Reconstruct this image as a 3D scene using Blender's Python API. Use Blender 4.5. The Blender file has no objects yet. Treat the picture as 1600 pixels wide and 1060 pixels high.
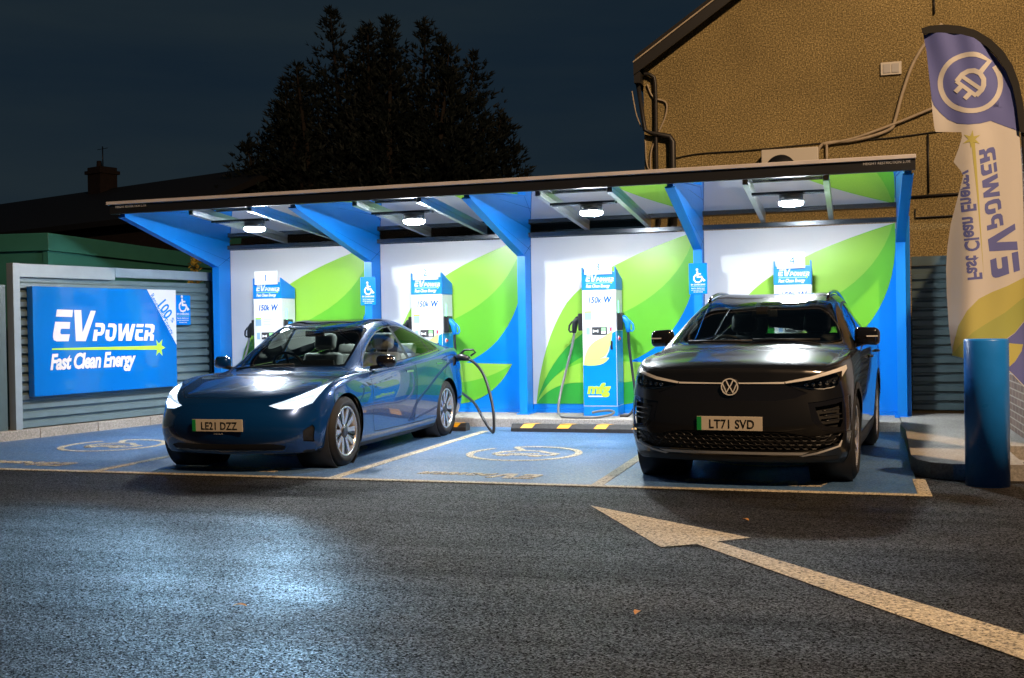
import bpy, bmesh, math, random
from mathutils import Vector, Matrix
from mathutils.bvhtree import BVHTree

R = math.radians
random.seed(7)
sc = bpy.context.scene
col = sc.collection

# ---------------------------------------------------------------- camera
YAW, PITCH, ROLL, CAMH, FPX = R(17.464), R(-0.709), R(0.97), 1.335, 1709.0
fw = Vector((-math.sin(YAW)*math.cos(PITCH), math.cos(YAW)*math.cos(PITCH), math.sin(PITCH)))
rt = Vector((math.cos(YAW), math.sin(YAW), 0))
up = rt.cross(fw)
rt2 = rt*math.cos(ROLL) - up*math.sin(ROLL)
up2 = rt*math.sin(ROLL) + up*math.cos(ROLL)
cam_d = bpy.data.cameras.new('camera')
cam = bpy.data.objects.new('camera', cam_d)
col.objects.link(cam)
cam.matrix_world = Matrix(((rt2.x, up2.x, -fw.x, 0), (rt2.y, up2.y, -fw.y, 0), (rt2.z, up2.z, -fw.z, CAMH), (0, 0, 0, 1)))
cam_d.sensor_width = 36.0
cam_d.lens = FPX/1600*36.0
cam_d.clip_start = 0.05
cam_d.clip_end = 600
sc.camera = cam

# ---------------------------------------------------------------- night sky
wd = bpy.data.worlds.new('World')
sc.world = wd
wd.use_nodes = True
nt = wd.node_tree
for n in list(nt.nodes):
    nt.nodes.remove(n)
wo = nt.nodes.new('ShaderNodeOutputWorld')
bg = nt.nodes.new('ShaderNodeBackground')
tc = nt.nodes.new('ShaderNodeTexCoord')
mp = nt.nodes.new('ShaderNodeMapping')
mp.inputs['Scale'].default_value = (1.2, 1.2, 7.0)
mp.inputs['Rotation'].default_value = (0.05, 0.08, 0)
nz = nt.nodes.new('ShaderNodeTexNoise')
nz.inputs['Scale'].default_value = 2.2
nz.inputs['Detail'].default_value = 5
rp = nt.nodes.new('ShaderNodeValToRGB')
rp.color_ramp.elements[0].position = 0.32
rp.color_ramp.elements[0].color = (0.0072, 0.0155, 0.0260, 1)
rp.color_ramp.elements[1].position = 0.72
rp.color_ramp.elements[1].color = (0.0135, 0.0225, 0.0290, 1)
nt.links.new(tc.outputs['Generated'], mp.inputs['Vector'])
nt.links.new(mp.outputs['Vector'], nz.inputs['Vector'])
nt.links.new(nz.outputs['Fac'], rp.inputs['Fac'])
nt.links.new(rp.outputs['Color'], bg.inputs['Color'])
bg.inputs['Strength'].default_value = 1.0
nt.links.new(bg.outputs['Background'], wo.inputs['Surface'])

# ------------------------- the distant sodium street lamps: one orange light, the lamp head standing out of the picture
sun_d = bpy.data.lights.new('street_light', 'POINT')
sun_d.energy = 14500
sun_d.color = (1.0, 0.645, 0.36)
sun_d.shadow_soft_size = 0.35
sun = bpy.data.objects.new('street_light', sun_d)
col.objects.link(sun)
SUN_FROM = Vector((0.66, -0.74, 1.06))       # from behind the camera, to its right
sun.location = Vector((0, 10, 1)) + SUN_FROM.normalized()*18

# ---------------------------------------------------------------- exposure, sampling
sc.view_settings.view_transform = 'Standard'
sc.view_settings.look = 'None'
sc.view_settings.gamma = 1
sc.view_settings.exposure = 0
sc.render.engine = 'CYCLES'
cy = sc.cycles
cy.use_denoising = True
try:
    cy.denoiser = 'OPENIMAGEDENOISE'
except Exception:
    pass
cy.caustics_reflective = False
cy.caustics_refractive = False
cy.max_bounces = 8
cy.diffuse_bounces = 3
cy.glossy_bounces = 4
cy.transparent_max_bounces = 12
cy.sample_clamp_indirect = 3.0
cy.sample_clamp_direct = 0.0

# ================================================================ materials
MATS = {}
def nodes(m):
    m.use_nodes = True
    return m.node_tree, m.node_tree.nodes['Principled BSDF']

def mat(name, color, rough=0.5, metal=0.0, coat=0.0, emit=None, estr=0.0, ior=None, spec=None, var=0.0, vscale=8.0, bump=0.0, bscale=60.0, rvar=0.0):
    m = bpy.data.materials.new(name)
    t, b = nodes(m)
    b.inputs['Base Color'].default_value = (*color, 1)
    b.inputs['Roughness'].default_value = rough
    b.inputs['Metallic'].default_value = metal
    b.inputs['Coat Weight'].default_value = coat
    b.inputs['Coat Roughness'].default_value = 0.03
    if ior: b.inputs['IOR'].default_value = ior
    if spec is not None: b.inputs['Specular IOR Level'].default_value = spec
    if emit:
        b.inputs['Emission Color'].default_value = (*emit, 1)
        b.inputs['Emission Strength'].default_value = estr
    if var or bump or rvar:
        tcn = t.nodes.new('ShaderNodeTexCoord')
        n = t.nodes.new('ShaderNodeTexNoise')
        n.inputs['Scale'].default_value = vscale
        n.inputs['Detail'].default_value = 6
        t.links.new(tcn.outputs['Object'], n.inputs['Vector'])
    if var:
        r = t.nodes.new('ShaderNodeValToRGB')
        r.color_ramp.elements[0].position = 0.3
        r.color_ramp.elements[1].position = 0.7
        r.color_ramp.elements[0].color = (*[c*(1-var) for c in color], 1)
        r.color_ramp.elements[1].color = (*[min(1, c*(1+var)) for c in color], 1)
        t.links.new(n.outputs['Fac'], r.inputs['Fac'])
        t.links.new(r.outputs['Color'], b.inputs['Base Color'])
    if rvar:
        mr = t.nodes.new('ShaderNodeMapRange')
        mr.inputs['From Min'].default_value = 0.3
        mr.inputs['From Max'].default_value = 0.7
        mr.inputs['To Min'].default_value = max(0.02, rough-rvar)
        mr.inputs['To Max'].default_value = rough+rvar
        t.links.new(n.outputs['Fac'], mr.inputs['Value'])
        t.links.new(mr.outputs['Result'], b.inputs['Roughness'])
    if bump:
        n2 = t.nodes.new('ShaderNodeTexNoise')
        n2.inputs['Scale'].default_value = bscale
        n2.inputs['Detail'].default_value = 3
        t.links.new(tcn.outputs['Object'], n2.inputs['Vector'])
        bp = t.nodes.new('ShaderNodeBump')
        bp.inputs['Strength'].default_value = bump
        bp.inputs['Distance'].default_value = 0.01
        t.links.new(n2.outputs['Fac'], bp.inputs['Height'])
        t.links.new(bp.outputs['Normal'], b.inputs['Normal'])
    MATS[name] = m
    return m

def sheet_glass(name, tint, ior, power=1.0, rough=0.0, gain=1.0):
    """thin glass: fresnel mirror over a tinted see-through sheet"""
    m = bpy.data.materials.new(name)
    m.use_nodes = True
    t = m.node_tree
    for n in list(t.nodes): t.nodes.remove(n)
    o = t.nodes.new('ShaderNodeOutputMaterial')
    mx = t.nodes.new('ShaderNodeMixShader')
    tr = t.nodes.new('ShaderNodeBsdfTransparent')
    tr.inputs['Color'].default_value = (*tint, 1)
    gl = t.nodes.new('ShaderNodeBsdfGlossy')
    gl.inputs['Roughness'].default_value = rough
    gl.inputs['Color'].default_value = (0.97, 0.99, 1, 1)
    fr = t.nodes.new('ShaderNodeFresnel')
    fr.inputs['IOR'].default_value = ior
    pw = t.nodes.new('ShaderNodeMath'); pw.operation = 'POWER'
    pw.inputs[1].default_value = power
    ml = t.nodes.new('ShaderNodeMath'); ml.operation = 'MULTIPLY'; ml.use_clamp = True
    ml.inputs[1].default_value = gain
    t.links.new(fr.outputs[0], pw.inputs[0])
    t.links.new(pw.outputs[0], ml.inputs[0])
    t.links.new(ml.outputs[0], mx.inputs[0])
    t.links.new(tr.outputs[0], mx.inputs[1])
    t.links.new(gl.outputs[0], mx.inputs[2])
    t.links.new(mx.outputs[0], o.inputs['Surface'])
    MATS[name] = m
    return m

BLUE = (0.003, 0.215, 0.76)
mat('blue_paint', BLUE, 0.36, var=0.04, vscale=2)
mat('blue_vinyl', (0.003, 0.225, 0.78), 0.24)
mat('board_blue', (0.003, 0.150, 0.56), 0.10, coat=0.5)
mat('dark_blue_vinyl', (0.004, 0.10, 0.45), 0.2, coat=0.3)
mat('white_vinyl', (0.76, 0.76, 0.78), 0.22, coat=0.4)
mat('white_panel', (0.72, 0.72, 0.74), 0.6, var=0.02, vscale=1.2)
mat('leaf_light', (0.30, 0.60, 0.06), 0.34)
mat('leaf_mid', (0.145, 0.52, 0.035), 0.34)
mat('leaf_dark', (0.035, 0.36, 0.045), 0.34)
mat('lime', (0.42, 0.80, 0.06), 0.25)
mat('pale_lime', (0.55, 0.76, 0.22), 0.25)
mat('white_paint', (0.80, 0.80, 0.80), 0.35, var=0.04)
mat('black_plastic', (0.012, 0.013, 0.015), 0.38)
mat('dark_plastic', (0.012, 0.0125, 0.013), 0.5)
mat('rubber', (0.011, 0.011, 0.012), 0.72, var=0.2, vscale=20)
mat('alloy', (0.62, 0.62, 0.63), 0.26, metal=0.75)
mat('dark_alloy', (0.10, 0.10, 0.105), 0.35, metal=0.9)
mat('brake_disc', (0.33, 0.25, 0.18), 0.4, metal=0.8)
mat('chrome', (0.75, 0.75, 0.76), 0.12, metal=1.0)
mat('silver_strip', (0.78, 0.77, 0.75), 0.42)
mat('galvanised', (0.50, 0.53, 0.55), 0.30, metal=0.85, var=0.05, vscale=3)
mat('dark_steel', (0.030, 0.040, 0.052), 0.22, metal=0.3, coat=0.3)
mat('fascia_black', (0.014, 0.015, 0.017), 0.4)
mat('fascia_white', (0.62, 0.60, 0.62), 0.4, var=0.1, vscale=3)
mat('grey_lettering', (0.45, 0.46, 0.48), 0.5)
mat('fence_grey', (0.125, 0.19, 0.22), 0.36, coat=0.15, var=0.07, vscale=5, rvar=0.08)
mat('fence_frame', (0.25, 0.32, 0.38), 0.4, var=0.06, vscale=6)
mat('dark_fence', (0.060, 0.095, 0.105), 0.42, var=0.12, vscale=5)
mat('green_metal', (0.030, 0.15, 0.125), 0.45, var=0.08, vscale=3, bump=0.05, bscale=20)
mat('house_trim', (0.020, 0.020, 0.021), 0.45)
mat('cable_tan', (0.42, 0.36, 0.27), 0.6, var=0.15, vscale=10)
mat('cable_black', (0.012, 0.012, 0.012), 0.5)
mat('vent_white', (0.62, 0.60, 0.55), 0.55)
mat('cloth_white', (0.70, 0.69, 0.68), 0.75, bump=0.05, bscale=30)
mat('cloth_blue', (0.14, 0.17, 0.50), 0.75)
mat('cloth_gold', (0.56, 0.54, 0.16), 0.75)
mat('cloth_olive', (0.42, 0.48, 0.13), 0.75)
mat('cloth_black', (0.012, 0.012, 0.012), 0.8)
mat('amber', (0.80, 0.38, 0.01), 0.5, var=0.12, vscale=12)
mat('stop_rubber', (0.035, 0.037, 0.04), 0.75, var=0.2, vscale=30, bump=0.3, bscale=120)
mat('seat_white', (0.30, 0.285, 0.26), 0.6)
mat('seat_black', (0.02, 0.02, 0.022), 0.6)
mat('trim_black', (0.010, 0.010, 0.011), 0.55)
mat('grille_black', (0.007, 0.007, 0.007), 0.5)
mat('plate_white', (0.62, 0.56, 0.46), 0.4)
mat('plate_black', (0.008, 0.008, 0.008), 0.4)
mat('plate_green', (0.01, 0.30, 0.07), 0.4)
mat('bollard_blue', (0.015, 0.25, 0.88), 0.33, coat=0.2, var=0.10, vscale=4, rvar=0.08, bump=0.02, bscale=12)
mat('card_white', (0.85, 0.85, 0.85), 0.5)
mat('pale_blue_print', (0.30, 0.47, 0.80), 0.4)
mat('screen_dark', (0.06, 0.06, 0.065), 0.15)
mat('screen_green', (0.25, 0.6, 0.25), 0.2, emit=(0.3, 0.9, 0.3), estr=0.35)
mat('status_green', (0.1, 0.6, 0.25), 0.3, emit=(0.15, 1.0, 0.45), estr=4.0)
mat('red', (0.6, 0.03, 0.03), 0.4)
mat('dry_leaf', (0.45, 0.22, 0.05), 0.7)
mat('leaf_litter_gold', (0.55, 0.42, 0.06), 0.6)
mat('roof_tile', (0.010, 0.009, 0.009), 0.8, var=0.2, vscale=3)
mat('dark_brick', (0.024, 0.014, 0.011), 0.85, var=0.3, vscale=6)
mat('mortar', (0.05, 0.04, 0.035), 0.9)
mat('soil', (0.010, 0.009, 0.008), 0.9)
mat('hose_grey', (0.12, 0.125, 0.13), 0.34, var=0.05)
mat('hose_black', (0.015, 0.016, 0.02), 0.35)
mat('bark', (0.03, 0.022, 0.016), 0.9)
mat('lamp_housing', (0.05, 0.055, 0.06), 0.4, metal=0.4)
mat('lamp_diffuser', (0.9, 0.9, 0.9), 0.4, emit=(0.90, 0.965, 1.0), estr=720.0)
mat('head_beam', (0.9, 0.9, 0.9), 0.3, emit=(0.78, 0.90, 1.0), estr=26.0)
mat('head_soft', (0.5, 0.5, 0.52), 0.15, emit=(0.50, 0.75, 1.0), estr=1.1, coat=1.0)
mat('sky_glass_dark', (0.004, 0.005, 0.007), 0.04, coat=1.0)
sheet_glass('roof_pane', (0.40, 0.42, 0.44), 2.0, 0.34, 0.0, 1.22)
sheet_glass('car_glass', (0.66, 0.74, 0.72), 1.5, 1.0, 0.0, 1.0)
sheet_glass('privacy_glass', (0.30, 0.34, 0.36), 1.5, 1.0, 0.0, 1.0)
sheet_glass('lens_clear', (0.93, 0.95, 0.97), 1.45, 1.0, 0.0, 1.0)

def car_paint(name, base, flake, metal, rough):
    m = mat(name, base, rough, metal=metal, coat=1.0)
    t, b = nodes(m)
    lw = t.nodes.new('ShaderNodeLayerWeight'); lw.inputs['Blend'].default_value = 0.35
    mx = t.nodes.new('ShaderNodeMix'); mx.data_type = 'RGBA'
    mx.inputs[6].default_value = (*flake, 1)
    mx.inputs[7].default_value = (*base, 1)
    t.links.new(lw.outputs['Facing'], mx.inputs[0])
    t.links.new(mx.outputs[2], b.inputs['Base Color'])
    # faint water-drop / dust roughness
    tcn = t.nodes.new('ShaderNodeTexCoord')
    n = t.nodes.new('ShaderNodeTexNoise'); n.inputs['Scale'].default_value = 5; n.inputs['Detail'].default_value = 8
    mr = t.nodes.new('ShaderNodeMapRange')
    mr.inputs['To Min'].default_value = 0.008; mr.inputs['To Max'].default_value = 0.05
    mr.inputs['From Min'].default_value = 0.35; mr.inputs['From Max'].default_value = 0.75
    t.links.new(tcn.outputs['Object'], n.inputs['Vector'])
    t.links.new(n.outputs['Fac'], mr.inputs['Value'])
    t.links.new(mr.outputs['Result'], b.inputs['Coat Roughness'])
    return m
car_paint('navy_paint', (0.001, 0.022, 0.085), (0.0015, 0.055, 0.23), 0.32, 0.24)
car_paint('charcoal_paint', (0.006, 0.0058, 0.0056), (0.013, 0.0126, 0.0122), 0.35, 0.34)

def pebbledash():
    m = mat('pebbledash', (0.30, 0.24, 0.12), 0.9)
    t, b = nodes(m)
    tcn = t.nodes.new('ShaderNodeTexCoord')
    v = t.nodes.new('ShaderNodeTexVoronoi'); v.inputs['Scale'].default_value = 34
    n = t.nodes.new('ShaderNodeTexNoise'); n.inputs['Scale'].default_value = 48; n.inputs['Detail'].default_value = 6; n.inputs['Roughness'].default_value = 0.8
    big = t.nodes.new('ShaderNodeTexNoise'); big.inputs['Scale'].default_value = 0.7; big.inputs['Detail'].default_value = 8
    r = t.nodes.new('ShaderNodeValToRGB')
    e = r.color_ramp.elements
    e[0].position = 0.37; e[0].color = (0.050, 0.040, 0.021, 1)
    e[1].position = 0.63; e[1].color = (0.72, 0.57, 0.27, 1)
    x = e.new(0.5); x.color = (0.27, 0.21, 0.085, 1)
    for q in (v, n, big):
        t.links.new(tcn.outputs['Object'], q.inputs['Vector'])
    t.links.new(n.outputs['Fac'], r.inputs['Fac'])
    mx = t.nodes.new('ShaderNodeMix'); mx.data_type = 'RGBA'; mx.blend_type = 'MULTIPLY'
    mx.inputs[0].default_value = 0.55
    r2 = t.nodes.new('ShaderNodeValToRGB')
    r2.color_ramp.elements[0].position = 0.3; r2.color_ramp.elements[0].color = (0.48, 0.48, 0.48, 1)
    r2.color_ramp.elements[1].position = 0.65; r2.color_ramp.elements[1].color = (1.1, 1.1, 1.1, 1)
    t.links.new(big.outputs['Fac'], r2.inputs['Fac'])
    t.links.new(r.outputs['Color'], mx.inputs[6])
    t.links.new(r2.outputs['Color'], mx.inputs[7])
    t.links.new(mx.outputs[2], b.inputs['Base Color'])
    bp = t.nodes.new('ShaderNodeBump'); bp.inputs['Strength'].default_value = 0.9; bp.inputs['Distance'].default_value = 0.02
    t.links.new(n.outputs['Fac'], bp.inputs['Height'])
    t.links.new(bp.outputs['Normal'], b.inputs['Normal'])
pebbledash()

def asphalt(name, c0, c1, chip, rough, spec, bump, patch=0.0, scale=1.0, worn=None, grain=0.6):
    m = mat(name, c1, rough, spec=spec)
    t, b = nodes(m)
    L = t.links.new
    tcn = t.nodes.new('ShaderNodeTexCoord')
    v = t.nodes.new('ShaderNodeTexVoronoi'); v.inputs['Scale'].default_value = 75*scale
    n = t.nodes.new('ShaderNodeTexNoise'); n.inputs['Scale'].default_value = 95*scale; n.inputs['Detail'].default_value = 4; n.inputs['Roughness'].default_value = 0.7
    bigm = t.nodes.new('ShaderNodeMapping'); bigm.inputs['Scale'].default_value = (0.35, 1.0, 1.0)
    big = t.nodes.new('ShaderNodeTexNoise'); big.inputs['Scale'].default_value = 0.9; big.inputs['Detail'].default_value = 7; big.inputs['Roughness'].default_value = 0.62
    L(tcn.outputs['Object'], v.inputs['Vector']); L(tcn.outputs['Object'], n.inputs['Vector'])
    L(tcn.outputs['Object'], bigm.inputs['Vector']); L(bigm.outputs['Vector'], big.inputs['Vector'])
    r = t.nodes.new('ShaderNodeValToRGB')
    e = r.color_ramp.elements
    e[0].position = 0.33; e[0].color = (*c0, 1)
    e[1].position = 0.70; e[1].color = (*chip, 1)
    x = e.new(0.55); x.color = (*c1, 1)
    L(n.outputs['Fac'], r.inputs['Fac'])
    src = r.outputs['Color']
    if worn:
        wn = t.nodes.new('ShaderNodeTexNoise'); wn.inputs['Scale'].default_value = 42; wn.inputs['Detail'].default_value = 6; wn.inputs['Roughness'].default_value = 0.8
        L(tcn.outputs['Object'], wn.inputs['Vector'])
        wr = t.nodes.new('ShaderNodeValToRGB')
        wr.color_ramp.elements[0].position = worn[1]-0.03; wr.color_ramp.elements[0].color = (0, 0, 0, 1)
        wr.color_ramp.elements[1].position = worn[1]+0.05; wr.color_ramp.elements[1].color = (1, 1, 1, 1)
        L(wn.outputs['Fac'], wr.inputs['Fac'])
        mm = t.nodes.new('ShaderNodeMix'); mm.data_type = 'RGBA'
        mm.inputs[7].default_value = (*worn[0], 1)
        L(wr.outputs['Color'], mm.inputs[0]); L(src, mm.inputs[6])
        src = mm.outputs[2]
    mx = t.nodes.new('ShaderNodeMix'); mx.data_type = 'RGBA'; mx.blend_type = 'MULTIPLY'; mx.inputs[0].default_value = 1
    r2 = t.nodes.new('ShaderNodeValToRGB')
    r2.color_ramp.elements[0].position = 0.34; r2.color_ramp.elements[0].color = (1-patch, 1-patch, 1-patch, 1)
    r2.color_ramp.elements[1].position = 0.66; r2.color_ramp.elements[1].color = (1+patch*0.4,)*3 + (1,)
    L(big.outputs['Fac'], r2.inputs['Fac']); L(src, mx.inputs[6]); L(r2.outputs['Color'], mx.inputs[7])
    L(mx.outputs[2], b.inputs['Base Color'])
    mr = t.nodes.new('ShaderNodeMapRange')
    mr.inputs['From Min'].default_value = 0.35; mr.inputs['From Max'].default_value = 0.65
    mr.inputs['To Min'].default_value = rough-0.10; mr.inputs['To Max'].default_value = rough+0.12
    L(big.outputs['Fac'], mr.inputs['Value']); L(mr.outputs['Result'], b.inputs['Roughness'])
    vc = t.nodes.new('ShaderNodeTexVoronoi'); vc.inputs['Scale'].default_value = 80*scale
    L(tcn.outputs['Object'], vc.inputs['Vector'])
    sepc = t.nodes.new('ShaderNodeSeparateColor'); L(vc.outputs['Color'], sepc.inputs[0])
    sr_ = t.nodes.new('ShaderNodeMapRange'); sr_.inputs['To Min'].default_value = spec*(1-grain); sr_.inputs['To Max'].default_value = spec*(1+grain*1.2)
    pw_ = t.nodes.new('ShaderNodeMath'); pw_.operation = 'POWER'; pw_.inputs[1].default_value = 1+1.8*grain
    L(sepc.outputs[0], pw_.inputs[0]); L(pw_.outputs[0], sr_.inputs['Value'])
    wet = t.nodes.new('ShaderNodeMapRange'); wet.inputs['From Min'].default_value = 0.40; wet.inputs['From Max'].default_value = 0.60; wet.inputs['To Min'].default_value = 1-0.78*grain; wet.inputs['To Max'].default_value = 1.15
    stm = t.nodes.new('ShaderNodeMapping'); stm.inputs['Scale'].default_value = (0.22, 2.6, 1.0); stm.inputs['Rotation'].default_value = (0, 0, 0.12)
    stn = t.nodes.new('ShaderNodeTexNoise'); stn.inputs['Scale'].default_value = 1.3; stn.inputs['Detail'].default_value = 5; stn.inputs['Roughness'].default_value = 0.6
    L(tcn.outputs['Object'], stm.inputs['Vector']); L(stm.outputs['Vector'], stn.inputs['Vector'])
    mxs = t.nodes.new('ShaderNodeMath'); mxs.operation = 'MULTIPLY_ADD'; mxs.inputs[1].default_value = 0.55
    hlf = t.nodes.new('ShaderNodeMath'); hlf.operation = 'MULTIPLY'; hlf.inputs[1].default_value = 0.45
    L(stn.outputs['Fac'], hlf.inputs[0]); L(big.outputs['Fac'], mxs.inputs[0]); L(hlf.outputs[0], mxs.inputs[2])
    L(mxs.outputs[0], wet.inputs['Value'])
    sw_ = t.nodes.new('ShaderNodeMath'); sw_.operation = 'MULTIPLY'; L(sr_.outputs['Result'], sw_.inputs[0]); L(wet.outputs['Result'], sw_.inputs[1])
    L(sw_.outputs[0], b.inputs['Specular IOR Level'])
    rr = t.nodes.new('ShaderNodeMath'); rr.operation = 'MULTIPLY_ADD'; rr.inputs[1].default_value = 0.26*grain; rr.use_clamp = True
    L(sepc.outputs[1], rr.inputs[0]); L(mr.outputs['Result'], rr.inputs[2]); L(rr.outputs[0], b.inputs['Roughness'])
    cg = t.nodes.new('ShaderNodeMix'); cg.data_type = 'RGBA'; cg.blend_type = 'MULTIPLY'; cg.inputs[0].default_value = 1
    cr = t.nodes.new('ShaderNodeMapRange'); cr.inputs['To Min'].default_value = 1-0.55*grain; cr.inputs['To Max'].default_value = 1+0.5*grain
    L(sepc.outputs[2], cr.inputs['Value']); L(mx.outputs[2], cg.inputs[6])
    cc3 = t.nodes.new('ShaderNodeCombineColor')
    for q_ in range(3): L(cr.outputs['Result'], cc3.inputs[q_])
    L(cc3.outputs[0], cg.inputs[7]); L(cg.outputs[2], b.inputs['Base Color'])
    ad = t.nodes.new('ShaderNodeMath'); ad.operation = 'MULTIPLY_ADD'; ad.inputs[1].default_value = 0.8
    L(v.outputs['Distance'], ad.inputs[0]); L(n.outputs['Fac'], ad.inputs[2])
    bp = t.nodes.new('ShaderNodeBump'); bp.inputs['Strength'].default_value = bump; bp.inputs['Distance'].default_value = 0.008
    L(ad.outputs[0], bp.inputs['Height']); L(bp.outputs['Normal'], b.inputs['Normal'])
    return m
asphalt('asphalt', (0.004, 0.004, 0.0045), (0.012, 0.0118, 0.0116), (0.088, 0.086, 0.083), 0.42, 0.80, 1.0, patch=0.5, scale=1.55, grain=1.0)
asphalt('bay_blue', (0.030, 0.085, 0.19), (0.065, 0.165, 0.36), (0.22, 0.30, 0.42), 0.42, 1.0, 0.28, patch=0.28, scale=0.9, grain=0.6)
asphalt('road_paint', (0.34, 0.30, 0.22), (0.62, 0.56, 0.42), (0.72, 0.68, 0.58), 0.55, 0.4, 0.45, patch=0.25, worn=((0.04, 0.039, 0.037), 0.545))
asphalt('concrete', (0.24, 0.23, 0.21), (0.36, 0.345, 0.32), (0.46, 0.44, 0.41), 0.75, 0.3, 0.12, patch=0.22, scale=0.5, grain=0.15)
asphalt('yellow_paint', (0.40, 0.30, 0.10), (0.60, 0.45, 0.14), (0.66, 0.5, 0.2), 0.6, 0.4, 0.4, patch=0.2)

def brick_mat():
    m = mat('brick', (0.2, 0.12, 0.1), 0.85)
    t, b = nodes(m)
    tcn = t.nodes.new('ShaderNodeTexCoord')
    mpn = t.nodes.new('ShaderNodeMapping')
    mpn.inputs['Rotation'].default_value = (R(90), 0, R(90))
    br = t.nodes.new('ShaderNodeTexBrick')
    br.inputs['Color1'].default_value = (0.24, 0.16, 0.13, 1)
    br.inputs['Color2'].default_value = (0.16, 0.105, 0.09, 1)
    br.inputs['Mortar'].default_value = (0.42, 0.36, 0.30, 1)
    br.inputs['Scale'].default_value = 1.0
    br.inputs['Brick Width'].default_value = 0.225
    br.inputs['Row Height'].default_value = 0.075
    br.inputs['Mortar Size'].default_value = 0.007
    sep = t.nodes.new('ShaderNodeSeparateXYZ'); cmb = t.nodes.new('ShaderNodeCombineXYZ')
    t.links.new(tcn.outputs['Object'], sep.inputs[0])
    xy = t.nodes.new('ShaderNodeMath'); xy.operation = 'ADD'
    t.links.new(sep.outputs['X'], xy.inputs[0]); t.links.new(sep.outputs['Y'], xy.inputs[1])
    t.links.new(xy.outputs[0], cmb.inputs['X']); t.links.new(sep.outputs['Z'], cmb.inputs['Y'])
    t.links.new(cmb.outputs[0], br.inputs['Vector'])
    t.links.new(br.outputs['Color'], b.inputs['Base Color'])
    bp = t.nodes.new('ShaderNodeBump'); bp.inputs['Strength'].default_value = 0.4; bp.inputs['Distance'].default_value = 0.01; bp.invert = True
    t.links.new(br.outputs['Fac'], bp.inputs['Height']); t.links.new(bp.outputs['Normal'], b.inputs['Normal'])
brick_mat()

def foliage(name, c0, c1):
    m = mat(name, c1, 0.7)
    t, b = nodes(m)
    g = t.nodes.new('ShaderNodeNewGeometry')
    r = t.nodes.new('ShaderNodeValToRGB')
    r.color_ramp.elements[0].color = (*c0, 1); r.color_ramp.elements[1].color = (*c1, 1)
    t.links.new(g.outputs['Random Per Island'], r.inputs['Fac'])
    t.links.new(r.outputs['Color'], b.inputs['Base Color'])
foliage('conifer_green', (0.0035, 0.0095, 0.009), (0.0075, 0.0155, 0.0135))
foliage('gold_leaves', (0.16, 0.12, 0.02), (0.50, 0.38, 0.06))

# ================================================================ helpers
def empty(name, loc=(0, 0, 0), rz=0.0):
    o = bpy.data.objects.new(name, None)
    o.empty_display_size = 0.2
    col.objects.link(o)
    o.location = loc
    o.rotation_euler = (0, 0, rz)
    return o

def tag(o, label=None, cat=None, group=None, kind=None):
    if label: o['label'] = label
    if cat: o['category'] = cat
    if group: o['group'] = group
    if kind: o['kind'] = kind
    return o

def copy_tree(o, parent=None):
    c = o.copy(); col.objects.link(c)
    if parent is not None: c.parent = parent
    for ch in list(o.children): copy_tree(ch, c)
    return c

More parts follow.
